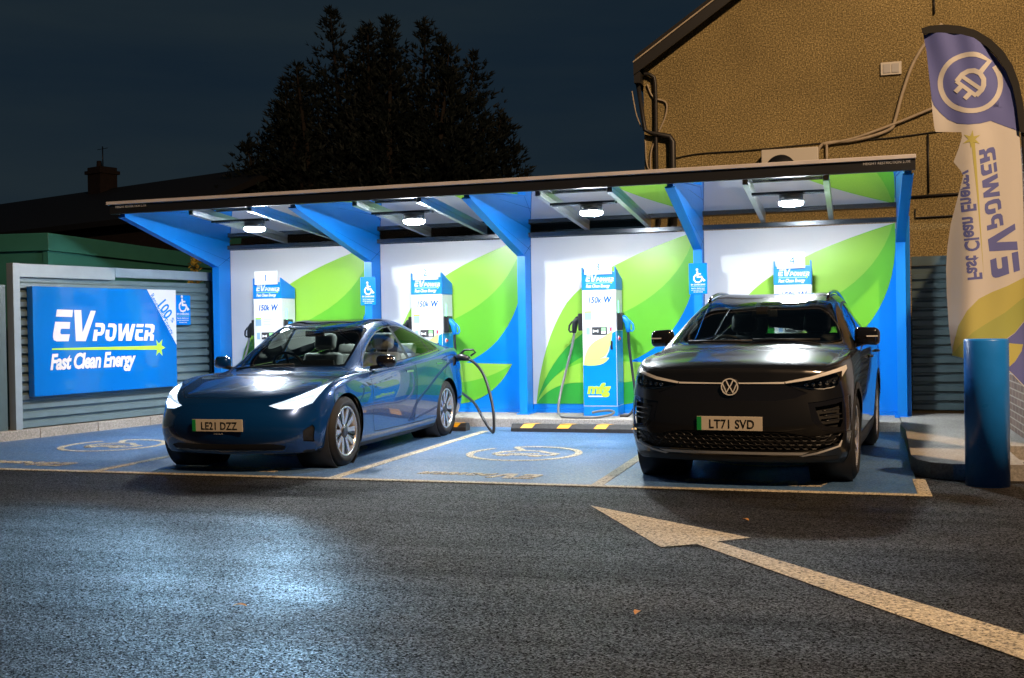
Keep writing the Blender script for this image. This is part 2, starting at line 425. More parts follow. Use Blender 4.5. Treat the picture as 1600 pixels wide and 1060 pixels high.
class MB:
    """collects shapes into one mesh"""
    def __init__(s, M=None):
        s.bm = bmesh.new(); s.M = M or Matrix.Identity(4)
    def v(s, p): return s.bm.verts.new(s.M @ Vector(p))
    def f(s, vs, mi=0, smooth=False):
        try:
            f = s.bm.faces.new(vs)
        except ValueError:
            return None
        f.material_index = mi; f.smooth = smooth
        return f
    def box(s, x0, x1, y0, y1, z0, z1, mi=0, bev=0.0, seg=2):
        vs = [s.v((x, y, z)) for x in (x0, x1) for y in (y0, y1) for z in (z0, z1)]
        q = [(0, 1, 3, 2), (4, 6, 7, 5), (0, 4, 5, 1), (2, 3, 7, 6), (0, 2, 6, 4), (1, 5, 7, 3)]
        fs = [s.f([vs[i] for i in a], mi) for a in q]
        if bev > 0:
            es = list({e for f in fs for e in f.edges})
            r = bmesh.ops.bevel(s.bm, geom=es, offset=bev, segments=seg, affect='EDGES', profile=0.5)
            for f in r['faces']:
                f.material_index = mi; f.smooth = True
        return s
    def prism(s, poly, axis, a, b, mi=0):
        """poly 2D extruded along axis from a to b; axis x: (y,z), y: (x,z), z: (x,y)"""
        def P(p, d):
            return {'x': (d, p[0], p[1]), 'y': (p[0], d, p[1]), 'z': (p[0], p[1], d)}[axis]
        A = [s.v(P(p, a)) for p in poly]; B = [s.v(P(p, b)) for p in poly]
        s.f(A, mi); s.f(B[::-1], mi)
        n = len(poly)
        for i in range(n):
            s.f([A[i], B[i], B[(i+1) % n], A[(i+1) % n]], mi)
        return s
    def flat(s, poly, axis, d, mi=0):
        def P(p):
            return {'x': (d, p[0], p[1]), 'y': (p[0], d, p[1]), 'z': (p[0], p[1], d)}[axis]
        s.f([s.v(P(p)) for p in poly], mi)
        return s
    def tube(s, pts, r, seg=8, mi=0, caps=True, smooth=True):
        pts = [Vector(p) for p in pts]
        rs = r if isinstance(r, (list, tuple)) else [r]*len(pts)
        rings = []
        n0 = None
        for i, p in enumerate(pts):
            d = (pts[min(i+1, len(pts)-1)] - pts[max(i-1, 0)]).normalized()
            if n0 is None:
                n0 = d.orthogonal().normalized()
            else:
                n0 = (n0 - d*n0.dot(d))
                n0 = n0.normalized() if n0.length > 1e-6 else d.orthogonal().normalized()
            b0 = d.cross(n0)
            rings.append([s.v(p + (n0*math.cos(2*math.pi*k/seg) + b0*math.sin(2*math.pi*k/seg))*rs[i]) for k in range(seg)])
        for a, b in zip(rings, rings[1:]):
            for k in range(seg):
                s.f([a[k], a[(k+1) % seg], b[(k+1) % seg], b[k]], mi, smooth)
        if caps:
            s.f(rings[0][::-1], mi); s.f(rings[-1], mi)
        return s
    def lathe(s, prof, origin, axis, seg=32, mi=0, smooth=True):
        """prof: (along, radius) pairs turned about axis through origin"""
        a = Vector(axis).normalized(); n = a.orthogonal().normalized(); b = a.cross(n); o = Vector(origin)
        rings = []
        for (d, r) in prof:
            if r < 1e-5:
                rings.append([s.v(o + a*d)])
            else:
                rings.append([s.v(o + a*d + (n*math.cos(2*math.pi*k/seg) + b*math.sin(2*math.pi*k/seg))*r) for k in range(seg)])
        for A, B in zip(rings, rings[1:]):
            for k in range(seg):
                k2 = (k+1) % seg
                if len(A) == 1 and len(B) == 1: continue
                if len(A) == 1: s.f([A[0], B[k2], B[k]], mi, smooth)
                elif len(B) == 1: s.f([A[k], A[k2], B[0]], mi, smooth)
                else: s.f([A[k], A[k2], B[k2], B[k]], mi, smooth)
        return s
    def ribbon(s, pts, w, axis, a, b, mi=0, closed=False):
        """a stroke of width w along 2D points, as a prism from a to b"""
        pts = [Vector(p) for p in pts]
        n = len(pts); Lp = []; Rp = []
        for i, p in enumerate(pts):
            if closed:
                d0 = (p-pts[i-1]).normalized(); d1 = (pts[(i+1) % n]-p).normalized()
            else:
                d0 = (p-pts[max(i-1, 0)]); d1 = (pts[min(i+1, n-1)]-p)
                d0 = d0.normalized() if d0.length > 0 else d1.normalized()
                d1 = d1.normalized() if d1.length > 0 else d0
            t = (d0+d1); t = t.normalized() if t.length > 1e-6 else d0
            m = Vector((-t.y, t.x)); k = min(1.8, 1/max(0.3, m.dot(Vector((-d0.y, d0.x)))))
            Lp.append(p+m*w/2*k); Rp.append(p-m*w/2*k)
        rng = range(n) if closed else range(n-1)
        def P(p, d): return {'x': (d, p[0], p[1]), 'y': (p[0], d, p[1]), 'z': (p[0], p[1], d)}[axis]
        cols = []
        for p, q in zip(Lp, Rp):
            cols.append([s.v(P(p, a)), s.v(P(q, a)), s.v(P(q, b)), s.v(P(p, b))])
        for i in rng:
            A = cols[i]; B = cols[(i+1) % n]
            for k in range(4):
                s.f([A[k], A[(k+1) % 4], B[(k+1) % 4], B[k]], mi)
        if not closed:
            s.f(cols[0][::-1], mi); s.f(cols[-1], mi)
        return s
    def build(s, name, mats, parent=None, normals=True, tri=True, autos=None):
        bm = s.bm
        bm.normal_update()
        if normals:
            bmesh.ops.recalc_face_normals(bm, faces=bm.faces[:])
        if tri:
            ng = [f for f in bm.faces if len(f.verts) > 4]
            if ng: bmesh.ops.triangulate(bm, faces=ng)
        me = bpy.data.meshes.new(name)
        bm.to_mesh(me); bm.free()
        for m in (mats if isinstance(mats, (list, tuple)) else [mats]):
            me.materials.append(MATS[m])
        o = bpy.data.objects.new(name, me); col.objects.link(o)
        if parent is not None: o.parent = parent
        return o

def spline(pts, n=8):
    """Catmull-Rom through points"""
    P = [Vector(p) for p in pts]; out = []
    for i in range(len(P)-1):
        p0 = P[max(i-1, 0)]; p1 = P[i]; p2 = P[i+1]; p3 = P[min(i+2, len(P)-1)]
        for k in range(n):
            t = k/n
            out.append(0.5*((2*p1)+(p2-p0)*t+(2*p0-5*p1+4*p2-p3)*t*t+(3*p1-p0-3*p2+p3)*t**3))
    out.append(P[-1])
    return out

def text_mesh(s, string, size, M, mi=0, shear=0.0, bold=0.0, sx=1.0, align='LEFT', depth=0.0015, space=1.0):
    """adds lettering (x right, y up, z towards the reader in M's frame) to a MB"""
    cu = bpy.data.curves.new('lettering', 'FONT')
    cu.body = string; cu.size = size; cu.shear = shear; cu.offset = bold; cu.align_x = align
    cu.extrude = depth; cu.space_character = space; cu.resolution_u = 3
    o = bpy.data.objects.new('lettering', cu); col.objects.link(o)
    dg = bpy.context.evaluated_depsgraph_get()
    me = bpy.data.meshes.new_from_object(o.evaluated_get(dg))
    col.objects.unlink(o); bpy.data.objects.remove(o); bpy.data.curves.remove(cu)
    vs = [s.v(M @ Vector((v.co.x*sx, v.co.y, v.co.z))) for v in me.vertices]
    for p in me.polygons:
        s.f([vs[i] for i in p.vertices], mi)
    bpy.data.meshes.remove(me)

def frame(o, ex, ez=(0, 0, 1)):
    """matrix: local x along ex, local y along ez (up on the face), local z = towards the reader"""
    ex = Vector(ex).normalized(); ez = Vector(ez).normalized(); n = ex.cross(ez)
    o = Vector(o)
    return Matrix(((ex.x, ez.x, n.x, o.x), (ex.y, ez.y, n.y, o.y), (ex.z, ez.z, n.z, o.z), (0, 0, 0, 1)))

# ================================================================ traced outlines, metres
ARROW = [[-1.874,7.808],[-1.12,6.438],[-0.926,6.577],[0.606,4.625],[0.847,4.325],[0.921,4.698],[0.656,4.995],[-0.819,6.681],[-0.636,6.841]]
FLAG_EDGE = [[0.609,3.837],[0.623,3.684],[0.637,3.515],[0.655,3.289],[0.664,3.148],[0.679,3.007]]
FLAG_NOTCH = [[0.689,2.972],[0.783,2.966],[0.897,2.952],[0.902,2.913],[0.875,2.815],[0.832,2.7],[0.883,2.625],[0.908,2.573],[0.86,2.38],[0.805,2.16],[0.777,1.965],[0.764,1.769]]
FLAG_LOW = [[0.767,1.544],[0.779,1.264],[0.798,1.067],[0.808,1.005]]
FLAG_HEM = [[0.808,1.005],[0.906,0.976],[1.02,0.97],[1.148,0.936],[1.274,0.852],[1.374,0.736],[1.473,0.593],[1.621,0.402]]
FLAG_ARC_OUT = [[0.583,3.884],[0.647,3.9],[0.767,3.899],[0.897,3.876],[1.025,3.824],[1.142,3.736],[1.237,3.628],[1.312,3.495],[1.36,3.343],[1.394,3.148],[1.411,2.901],[1.428,2.571],[1.448,2.131],[1.473,1.582],[1.497,0.978],[1.519,0.209]]
FLAG_ARC_IN = [[0.598,3.832],[0.662,3.837],[0.766,3.827],[0.896,3.803],[1.009,3.754],[1.111,3.673],[1.191,3.577],[1.261,3.45],[1.31,3.308],[1.338,3.153],[1.361,2.931]]
FLAG_BLUE = [[0.66,3.254],[0.679,3.201],[0.726,3.139],[0.788,3.075],[0.866,3.031],[0.952,3.013],[1.045,3.015],[1.138,3.037],[1.215,3.086],[1.277,3.156],[1.316,3.227],[1.336,3.288]]
PLUG_RING = [[1.169,3.508],[1.186,3.48],[1.2,3.451],[1.21,3.421],[1.216,3.389],[1.218,3.358],[1.216,3.327],[1.21,3.296],[1.201,3.267],[1.187,3.24],[1.17,3.215],[1.15,3.192],[1.127,3.172],[1.102,3.156],[1.074,3.143],[1.045,3.135],[1.014,3.13],[0.983,3.129],[0.951,3.132],[0.92,3.139],[0.89,3.151],[0.861,3.166],[0.834,3.184],[0.81,3.206],[0.788,3.231],[0.769,3.258],[0.754,3.287],[0.743,3.317],[0.735,3.349],[0.732,3.38],[0.732,3.412],[0.737,3.443],[0.746,3.473],[0.759,3.502],[0.775,3.528],[0.795,3.551],[0.817,3.572],[0.843,3.589],[0.87,3.602],[0.9,3.612],[0.93,3.617],[0.961,3.619],[0.993,3.616],[1.024,3.61],[1.054,3.599]]
PLUG_CABLE = [[1.054,3.599],[1.132,3.554],[1.054,3.457]]
PLUG_BODY = [[0.862,3.393],[0.91,3.452],[0.957,3.475],[1.003,3.474],[1.05,3.449],[1.08,3.396],[1.079,3.342],[1.064,3.306],[1.017,3.259]]
PLUG_B1 = [[0.906,3.436],[1.052,3.313]]
PLUG_B2 = [[0.858,3.398],[1.02,3.255]]
PLUG_P1 = [[0.901,3.352],[0.852,3.302]]
PLUG_P2 = [[0.974,3.288],[0.925,3.237]]
FL_LINE = [[0.971,2.886],[1.001,2.884],[1.031,2.359],[1.063,1.678],[1.017,2.359]]
FL_STARC = [[0.978,2.883]]
FL_LET = [[[1.286,1.896],[1.328,1.899],[1.335,1.733],[1.296,1.73]],[[1.111,1.849],[1.157,1.853],[1.163,1.762],[1.178,1.742],[1.206,1.741],[1.202,1.84],[1.208,1.86],[1.249,1.864],[1.255,1.714],[1.242,1.701],[1.171,1.689],[1.136,1.704],[1.118,1.74]],[[1.314,2.138],[1.318,2.08],[1.165,2.006],[1.33,1.982],[1.33,1.92],[1.102,1.92],[1.1,2.005]],[[1.091,2.137],[1.169,2.137],[1.169,2.152],[1.13,2.156],[1.125,2.19],[1.146,2.192],[1.156,2.175],[1.185,2.173],[1.186,2.221],[1.217,2.223],[1.223,2.132],[1.205,2.127],[1.185,2.151],[1.184,2.114],[1.094,2.101]],[[1.08,2.342],[1.1,2.358],[1.184,2.357],[1.205,2.341],[1.212,2.279],[1.183,2.259],[1.179,2.295],[1.171,2.323],[1.119,2.322],[1.111,2.309],[1.118,2.27],[1.142,2.257],[1.177,2.255],[1.177,2.232],[1.141,2.223],[1.105,2.242],[1.085,2.278]],[[1.066,2.512],[1.072,2.54],[1.193,2.581],[1.194,2.55],[1.121,2.521],[1.195,2.502],[1.197,2.469],[1.127,2.433],[1.208,2.417],[1.208,2.385],[1.078,2.399],[1.073,2.434],[1.144,2.469],[1.066,2.487]],[[1.057,2.637],[1.081,2.639],[1.086,2.607],[1.099,2.607],[1.096,2.641],[1.117,2.642],[1.119,2.605],[1.135,2.604],[1.133,2.641],[1.151,2.635],[1.156,2.589],[1.145,2.576],[1.08,2.577],[1.062,2.595]],[[1.159,2.688],[1.177,2.689],[1.182,2.605],[1.164,2.603]],[[1.046,2.796],[1.069,2.798],[1.074,2.766],[1.092,2.748],[1.091,2.771],[1.111,2.772],[1.113,2.741],[1.134,2.74],[1.13,2.782],[1.087,2.782],[1.085,2.808],[1.137,2.819],[1.166,2.814],[1.173,2.781],[1.178,2.724],[1.162,2.716],[1.053,2.697],[1.05,2.725],[1.084,2.732],[1.049,2.765]]]
FL_T1 = [[1.001,1.658],[0.914,2.762]]
FL_LEAF = [[0.801,1.007],[0.816,1.118],[0.852,1.266],[0.922,1.397],[1.019,1.498],[1.128,1.554],[1.249,1.602],[1.384,1.671],[1.53,1.747],[1.528,1.53],[1.38,1.286],[1.312,1.2],[1.204,1.128],[1.11,1.144]]
FL_LEAFMID = [[0.801,1.007],[0.864,1.103],[0.961,1.205],[1.071,1.277],[1.234,1.376],[1.382,1.497],[1.528,1.617],[1.528,1.53],[1.38,1.286],[1.312,1.2],[1.204,1.128],[1.068,1.042],[0.897,0.984]]
FL_LEAF2 = [[0.897,0.984],[1.0,1.042],[1.204,1.114],[1.378,1.097],[1.364,1.039],[1.31,0.952],[1.242,0.894],[1.175,0.909]]
FL_BLUE = [[1.204,1.121],[1.312,1.2],[1.38,1.286],[1.528,1.53],[1.866,1.521],[1.857,0.518],[1.519,0.704],[1.375,0.806],[1.242,0.891]]
SIGN = {"E1":[[0.362,1.106],[0.612,1.102],[0.597,1.008],[0.343,1.015]],"E2":[[0.331,0.948],[0.562,0.942],[0.551,0.855],[0.425,0.857],[0.41,0.844],[0.405,0.8],[0.423,0.784],[0.553,0.782],[0.531,0.693],[0.346,0.694],[0.306,0.71],[0.293,0.746],[0.296,0.796]],"V":[[0.63,1.102],[0.742,1.1],[0.755,0.802],[0.898,1.093],[0.978,1.09],[0.804,0.687],[0.647,0.691]],"P":[[0.973,0.929],[1.093,0.926],[1.125,0.902],[1.127,0.849],[1.106,0.79],[1.065,0.758],[0.996,0.757],[0.984,0.688],[0.918,0.688],[0.947,0.838],[1.003,0.837],[0.997,0.805],[1.042,0.804],[1.058,0.817],[1.066,0.856],[1.055,0.872],[0.967,0.877]],"O":[[1.191,0.921],[1.289,0.919],[1.325,0.894],[1.323,0.82],[1.301,0.734],[1.266,0.689],[1.201,0.679],[1.152,0.688],[1.128,0.724],[1.132,0.783],[1.143,0.836],[1.205,0.835],[1.194,0.756],[1.202,0.732],[1.231,0.732],[1.252,0.748],[1.267,0.834],[1.265,0.861],[1.245,0.869],[1.176,0.87]],"W":[[1.359,0.916],[1.419,0.914],[1.412,0.773],[1.49,0.912],[1.537,0.912],[1.537,0.771],[1.597,0.91],[1.655,0.909],[1.577,0.677],[1.483,0.679],[1.483,0.805],[1.416,0.68],[1.352,0.68]],"E3a":[[1.683,0.911],[1.808,0.907],[1.795,0.864],[1.673,0.865]],"E3b":[[1.667,0.835],[1.788,0.832],[1.779,0.788],[1.712,0.788],[1.704,0.748],[1.718,0.724],[1.794,0.723],[1.782,0.674],[1.671,0.676],[1.641,0.695],[1.642,0.735]],"R":[[1.838,0.91],[1.967,0.906],[2.004,0.887],[2.003,0.84],[1.987,0.792],[1.955,0.769],[1.99,0.749],[1.979,0.672],[1.913,0.673],[1.922,0.733],[1.879,0.737],[1.863,0.674],[1.796,0.675],[1.832,0.821],[1.888,0.82],[1.884,0.786],[1.916,0.786],[1.93,0.799],[1.939,0.835],[1.925,0.857],[1.83,0.864]],"LINE":[[0.274,0.606],[2.04,0.598],[2.038,0.54],[0.273,0.586]],"STAR":[[2.029,0.683],[2.08,0.624],[2.147,0.685],[2.126,0.599],[2.199,0.565],[2.125,0.538],[2.141,0.451],[2.08,0.508],[2.023,0.455],[2.043,0.541],[2.029,0.549],[2.031,0.597],[2.045,0.601]]}
SIGN_TRI = [[1.9,1.359],[2.434,1.345],[2.413,0.588]]
SIGN_T = [[0.249,0.353],[1.915,0.29],[1.987,1.309],[2.382,0.716],[2.147,1.207],[2.344,1.019]]
SIGN_O = [-10.071,11.397,0.535]
EX = [0.192,0.981]

# ================================================================ ground
g = MB(); g.box(-90, 90, -40, 160, -0.5, 0.0)
tag(g.build('ground', 'asphalt'), kind='structure')
YF, YK = 8.747, 13.64                     # front line of the bays, face of the rear kerb
XSEP = [-6.98, -4.46, -2.055]
b = MB()
b.flat([(-10.55, YF), (0.445, YF), (0.50, YK), (-9.50, YK), (-9.60, 13.4), (-10.36, 10.6)], 'z', 0.004)
tag(b.build('parking_surface', 'bay_blue', normals=False), kind='structure')
ln = MB()
def strip(x0, y0, x1, y1, w, z=0.008):
    ln.ribbon([(x0, y0), (x1, y1)], w, 'z', z-0.0035, z)
ln.box(-10.9, 0.53, YF-0.035, YF+0.06, 0.0045, 0.008)
ln.box(0.43, 0.53, YF+0.062, 9.62, 0.0045, 0.008)
for x in XSEP:
    strip(x, YF+0.062, x-0.03, YK-0.55, 0.10)
tag(ln.build('bay_lines', 'road_paint'), kind='structure')
a = MB(); a.flat(ARROW, 'z', 0.005)
tag(a.build('painted_arrow', 'road_paint', normals=False), kind='structure')

LOGO = {k: v for k, v in SIGN.items()}
def logo_poly(k, ox, oy, s, rot=1):
    return [(ox+rot*(x-0.30)*s, oy+rot*(y-0.69)*s) for x, y in LOGO[k]]
LET = ['E1', 'E2', 'V', 'P', 'O', 'W', 'E3a', 'E3b', 'R']

def ev_symbol(cx, cy):
    m = MB()
    pts = [(cx+0.565*math.cos(R(q)), cy+0.60*math.sin(R(q))) for q in range(128, 128-337, -8)]
    pts = [(cx+0.565*math.cos(R(q)), cy+0.60*math.sin(R(q))) for q in range(118, 118-338, -8)]
    m.ribbon(pts, 0.075, 'z', 0.0045, 0.008)
    m.ribbon([(cx-0.24, cy+0.50), (cx-0.10, cy+0.27)], 0.075, 'z', 0.0045, 0.0083)
    # the car outline at the end of the cable
    m.ribbon([(cx-0.31, cy-0.06), (cx-0.25, cy+0.12), (cx-0.08, cy+0.24), (cx+0.10, cy+0.22), (cx+0.22, cy+0.08), (cx+0.34, cy+0.02), (cx+0.33, cy-0.14)], 0.07, 'z', 0.0045, 0.0078)
    m.ribbon([(cx-0.30, cy-0.13), (cx+0.30, cy-0.15)], 0.07, 'z', 0.0045, 0.0081)
    m.ribbon([(cx-0.17, cy-0.02), (cx+0.16, cy-0.01)], 0.05, 'z', 0.0045, 0.0081)
    for wx in (-0.17, 0.17):
        m.lathe([(0, 0.075), (0.0086-0.0045, 0.075), (0.0086-0.0045, 0)], (cx+wx, cy-0.19, 0.0045), (0, 0, 1), 14)
    tag(m.build('charging_symbol', 'road_paint'), kind='structure')
for cx in (-8.35, -5.75, -3.30, -0.82):
    ev_symbol(cx, 10.85)
for x0 in (-7.60, -5.16, -2.66, -0.24):
    m = MB()
    for k in LET:
        m.prism(logo_poly(k, x0, 9.33, 0.68, -1), 'z', 0.0045, 0.0080)
    tag(m.build('painted_lettering', 'road_paint'), kind='structure')

# ---------------------------------------------------------------- kerbs and pavements
k = MB()
k.box(-9.55, 0.50, YK, 15.2, -0.1, 0.12, bev=0.012)
tag(k.build('rear_kerb', 'concrete'), kind='structure')
FA = Vector((-10.075, 11.378, 0)); FD = Vector((EX[0], EX[1], 0)).normalized(); FN = Vector((FD.y, -FD.x, 0))
Mf = Matrix(((FD.x, FN.x, 0, FA.x), (FD.y, FN.y, 0, FA.y), (0, 0, 1, 0), (0, 0, 0, 1)))   # along, out (towards the bays), up
k = MB(Mf)
for i in range(6):
    k.box(-2.6+i*0.915, -2.6+i*0.915+0.907, -0.5, 0.10, -0.1, 0.128, bev=0.012)
tag(k.build('side_kerb', 'concrete'), kind='structure')
k = MB()
isl = [(0.47, 13.30), (0.50, 12.6), (0.47, 11.2), (0.45, 10.25), (0.48, 9.95), (0.58, 9.76), (0.75, 9.68), (1.30, 9.70), (1.30, 15.2), (0.505, 15.2), (0.505, 13.64)]
k.prism(isl, 'z', -0.1, 0.132)
k.prism([(1.302, 9.70), (4.0, 9.75), (4.0, 15.2), (1.302, 15.2)], 'z', -0.1, 0.05)
k.prism([(1.303, 10.75), (4.0, 10.75), (4.0, 15.1), (1.303, 15.1)], 'z', 0.051, 0.17)
tag(k.build('pavement', 'concrete'), kind='structure')

# ================================================================ corrugated side fence
fence = tag(empty('corrugated_fence', (0, 0, 0)), 'grey horizontal slat fence carrying the big blue board', 'fence')
def slats(M, x0, x1, z0, z1, pitch, depth):
    s = MB(M); prof = []
    n = int((z1-z0)/pitch)
    for i in range(n):
        z = z0+i*pitch
        prof += [(0.0, z), (depth, z+pitch*0.12), (depth, z+pitch*0.62), (0.0, z+pitch*0.82)]
    prof.append((0.0, z1))
    A = [s.v((x0, d, z)) for d, z in prof]; B = [s.v((x1, d, z)) for d, z in prof]
    for i in range(len(prof)-1):
        s.f([A[i], A[i+1], B[i+1], B[i]])
    C = [s.v((x, -0.03, z)) for x in (x0, x1) for z in (z0, z1)]
    s.f([C[0], C[1], C[3], C[2]])
    return s
s = slats(Mf, -0.08, 2.12, 0.13, 2.05, 0.118, 0.045); s.build('slat_panel', 'fence_grey', fence)
s = slats(Mf, 2.128, 3.22, 0.13, 2.05, 0.118, 0.045); s.build('slat_panel', 'fence_grey', fence)
s = MB(Mf)
s.box(-0.19, -0.09, -0.05, 0.075, 0.12, 2.225, bev=0.004); s.build('post', 'fence_frame', fence)
s = MB(Mf)
s.box(3.225, 3.30, -0.05, 0.075, 0.12, 2.09, bev=0.004); s.build('post', 'dark_fence', fence)
s = MB(Mf)
s.box(-0.089, 1.42, -0.05, 0.07, 2.052, 2.222, bev=0.004); s.box(1.424, 3.30, -0.05, 0.07, 2.092, 2.222, bev=0.004)
s.build('top_rail', 'fence_frame', fence)
s = MB(Mf)
s.box(-3.6, -0.25, -0.03, 0.0, 0.12, 1.95); s.build('dark_panel', 'dark_fence', fence)

# ---------------------------------------------------------------- big board
SO = Vector(SIGN_O)
Ms = Matrix(((FD.x, FN.x, 0, SO.x+FN.x*0.16), (FD.y, FN.y, 0, SO.y+FN.y*0.16), (0, 0, 1, SO.z), (0, 0, 0, 1)))
SW, SH = 2.42, 1.40
ST = Matrix.Diagonal((1.0, 1.0, 1.0, 1.0))
board = tag(empty('advert_board', (0, 0, 0)), 'large blue advert board with white lettering on the grey fence', 'sign')
s = MB(Ms); s.box(0, SW, -0.11, 0, 0, SH, bev=0.004)
panel = s.build('board_panel', 'board_blue', board)
s = MB(Ms)
for q in LET:
    s.prism(SIGN[q], 'y', 0.0012, 0.003)
L_ = s.build('lettering', 'white_vinyl', panel)
s = MB(Ms)
s.prism(SIGN['LINE'], 'y', 0.0012, 0.0030); s.prism(SIGN['STAR'], 'y', 0.0012, 0.0034)
s.build('star_line', 'lime', panel)
s = MB(Ms)
tri = [(1.875, SH-0.002), (SW-0.002, SH-0.002), (SW-0.002, 0.60)]
s.prism(tri, 'y', 0.0012, 0.003)
s.build('corner_flash', 'white_vinyl', panel)
Mt = Ms @ Matrix(((1, 0, 0, 0), (0, 0, 1, 0.0045), (0, 1, 0, 0), (0, 0, 0, 1)))
s = MB()
text_mesh(s, 'Fast Clean Energy', 0.278, Mt @ Matrix.Translation((0.235, 0.335, -0.002)), shear=0.22, bold=0.010, sx=0.742, space=0.93)
s.build('slogan_lettering', 'white_vinyl', panel)
s = MB()
a_ = math.atan2(SH-0.60, SW-1.875)
Mr = Mt @ Matrix.Translation((2.10, 1.235, 0)) @ Matrix.Rotation(-a_, 4, 'Z')
text_mesh(s, '100', 0.25, Mr @ Matrix.Translation((0.0, -0.06, 0)), bold=0.004, sx=0.78)
text_mesh(s, '%', 0.09, Mr @ Matrix.Translation((0.335, 0.02, 0)), bold=0.001)
text_mesh(s, 'Renewable Energy', 0.118, Mt @ Matrix.Translation((1.965, 1.312, 0)) @ Matrix.Rotation(-a_, 4, 'Z') @ Matrix.Translation((-0.02, -0.035, 0)), bold=0.0, sx=0.78)
s.build('flash_lettering', 'blue_vinyl', panel)

# ---------------------------------------------------------------- disabled-user signs
def wheelchair_sign(label, M, w=0.30, h=0.44):
    o = tag(empty('accessible_bay_sign'), label, 'sign', 'accessible bay signs')
    s = MB(M); s.box(0, w, -0.012, 0, 0, h, bev=0.002); p = s.build('sign_plate', 'blue_vinyl', o)
    s = MB(M)
    u = w/0.30
    def S(pts, wd, d, closed=False): s.ribbon([(x*u, y*u) for x, y in pts], wd*u, 'y', 0.0006, d, closed=closed)
    s.lathe([(0, 0.0), (0.0012, 0.0), (0.0012, 0.021*u), (0, 0.021*u)], (0.135*u, 0.0006, 0.405*u), (0, 1, 0), 14)
    S([(0.138, 0.375), (0.145, 0.285), (0.205, 0.285), (0.245, 0.222), (0.268, 0.232)], 0.030, 0.0018)
    S([(0.142, 0.335), (0.20, 0.333)], 0.022, 0.0014)
    S([(0.118, 0.325), (0.085, 0.285), (0.085, 0.24), (0.112, 0.202), (0.155, 0.192), (0.198, 0.212), (0.213, 0.246)], 0.024, 0.0022)
    s.build('wheelchair_symbol', 'white_vinyl', p)
    s = MB()
    Mx = M @ Matrix(((1, 0, 0, 0), (0, 0, 1, 0.002), (0, 1, 0, 0), (0, 0, 0, 1)))
    text_mesh(s, 'EV CHARGING', 0.036*u, Mx @ Matrix.Translation((w/2, 0.145*u, 0)), bold=0.0008, align='CENTER', depth=0.0006)
    s.build('sign_heading', 'white_vinyl', p)
    s = MB()
    for i, tx in enumerate(('Bays for disabled users', 'are not reserved when', 'the area is busy')):
        text_mesh(s, tx, 0.024*u, Mx @ Matrix.Translation((w/2, (0.09-0.03*i)*u, 0)), bold=0.0004, align='CENTER', depth=0.0006)
    s.build('sign_lettering', 'white_vinyl', p)
    s = MB(M); s.box(0.03*u, 0.27*u, 0.0006, 0.0014, 0.125*u, 0.130*u); s.build('sign_line', 'lime', p)
    return o
wheelchair_sign('wheelchair sign on the grey slat fence beside the big board',
    Matrix(((FD.x, FN.x, 0, FA.x+FD.x*2.505+FN.x*0.075), (FD.y, FN.y, 0, FA.y+FD.y*2.505+FN.y*0.075), (0, 0, 1, 1.425), (0, 0, 0, 1))), 0.31, 0.44)
def face_M(x, y, z):     # a face looking towards -Y: local (right, out, up)
    return Matrix(((1, 0, 0, x), (0, -1, 0, y), (0, 0, 1, z), (0, 0, 0, 1)))

# ================================================================ canopy
PX = [-9.10, -6.615, -4.335, -1.945, 0.535]          # support frames
YR, YB = 12.0, 14.6                                   # front of the roof, back wall
ZR0, ZR1 = 2.668, 2.885                               # underside at the wall, at the front
def zc(y): return ZR1 + (ZR0-ZR1)*(y-YR)/(YB-YR)
canopy = tag(empty('charging_canopy'), 'blue steel framed canopy with glass roof over the charging bays', 'canopy')
for i, x in enumerate(PX):
    s = MB()
    prof = [(14.27, 0.12), (14.27, 2.29), (YR+0.10, ZR1-0.035), (YR+0.10, ZR1-0.004), (YB, ZR0-0.004), (YB, 0.12)]
    s.prism(prof, 'x', x-0.035, x+0.035)
    # flange round the edge
    fl_ = [(14.27, 0.12), (14.27, 2.29), (YR+0.085, ZR1-0.04)]
    for (p, q) in zip(fl_, fl_[1:]):
        p = Vector(p); q = Vector(q); d = (q-p).normalized(); n = Vector((-d.y, d.x))
        if n.x > 0: n = -n
        s.prism([p, q, q+n*0.018, p+n*0.018], 'x', x-0.055, x+0.055)
    s.box(x-0.09, x+0.09, 14.22, 14.55, 0.1205, 0.135)
    f_ = s.build('support_frame', 'blue_paint', canopy)
    s = MB()
    s.prism([(13.2, zc(13.2)-0.16), (13.21, zc(13.2)-0.16), (14.58, ZR0-0.285), (14.58, ZR0-0.29)], 'x', x+0.0352, x+0.0362)
    s.prism([(14.27, 2.29), (14.275, 2.285), (14.595, 2.44), (14.595, 2.45)], 'x', x+0.0352, x+0.0362)
    s.build('weld_seam', 'dark_blue_vinyl', f_)
s = MB()
s.prism([(YR+0.06, zc(YR+0.06)), (YB+0.15, zc(YB+0.15)), (YB+0.15, zc(YB+0.15)+0.012), (YR+0.06, zc(YR+0.06)+0.012)], 'x', -9.16, 0.575)
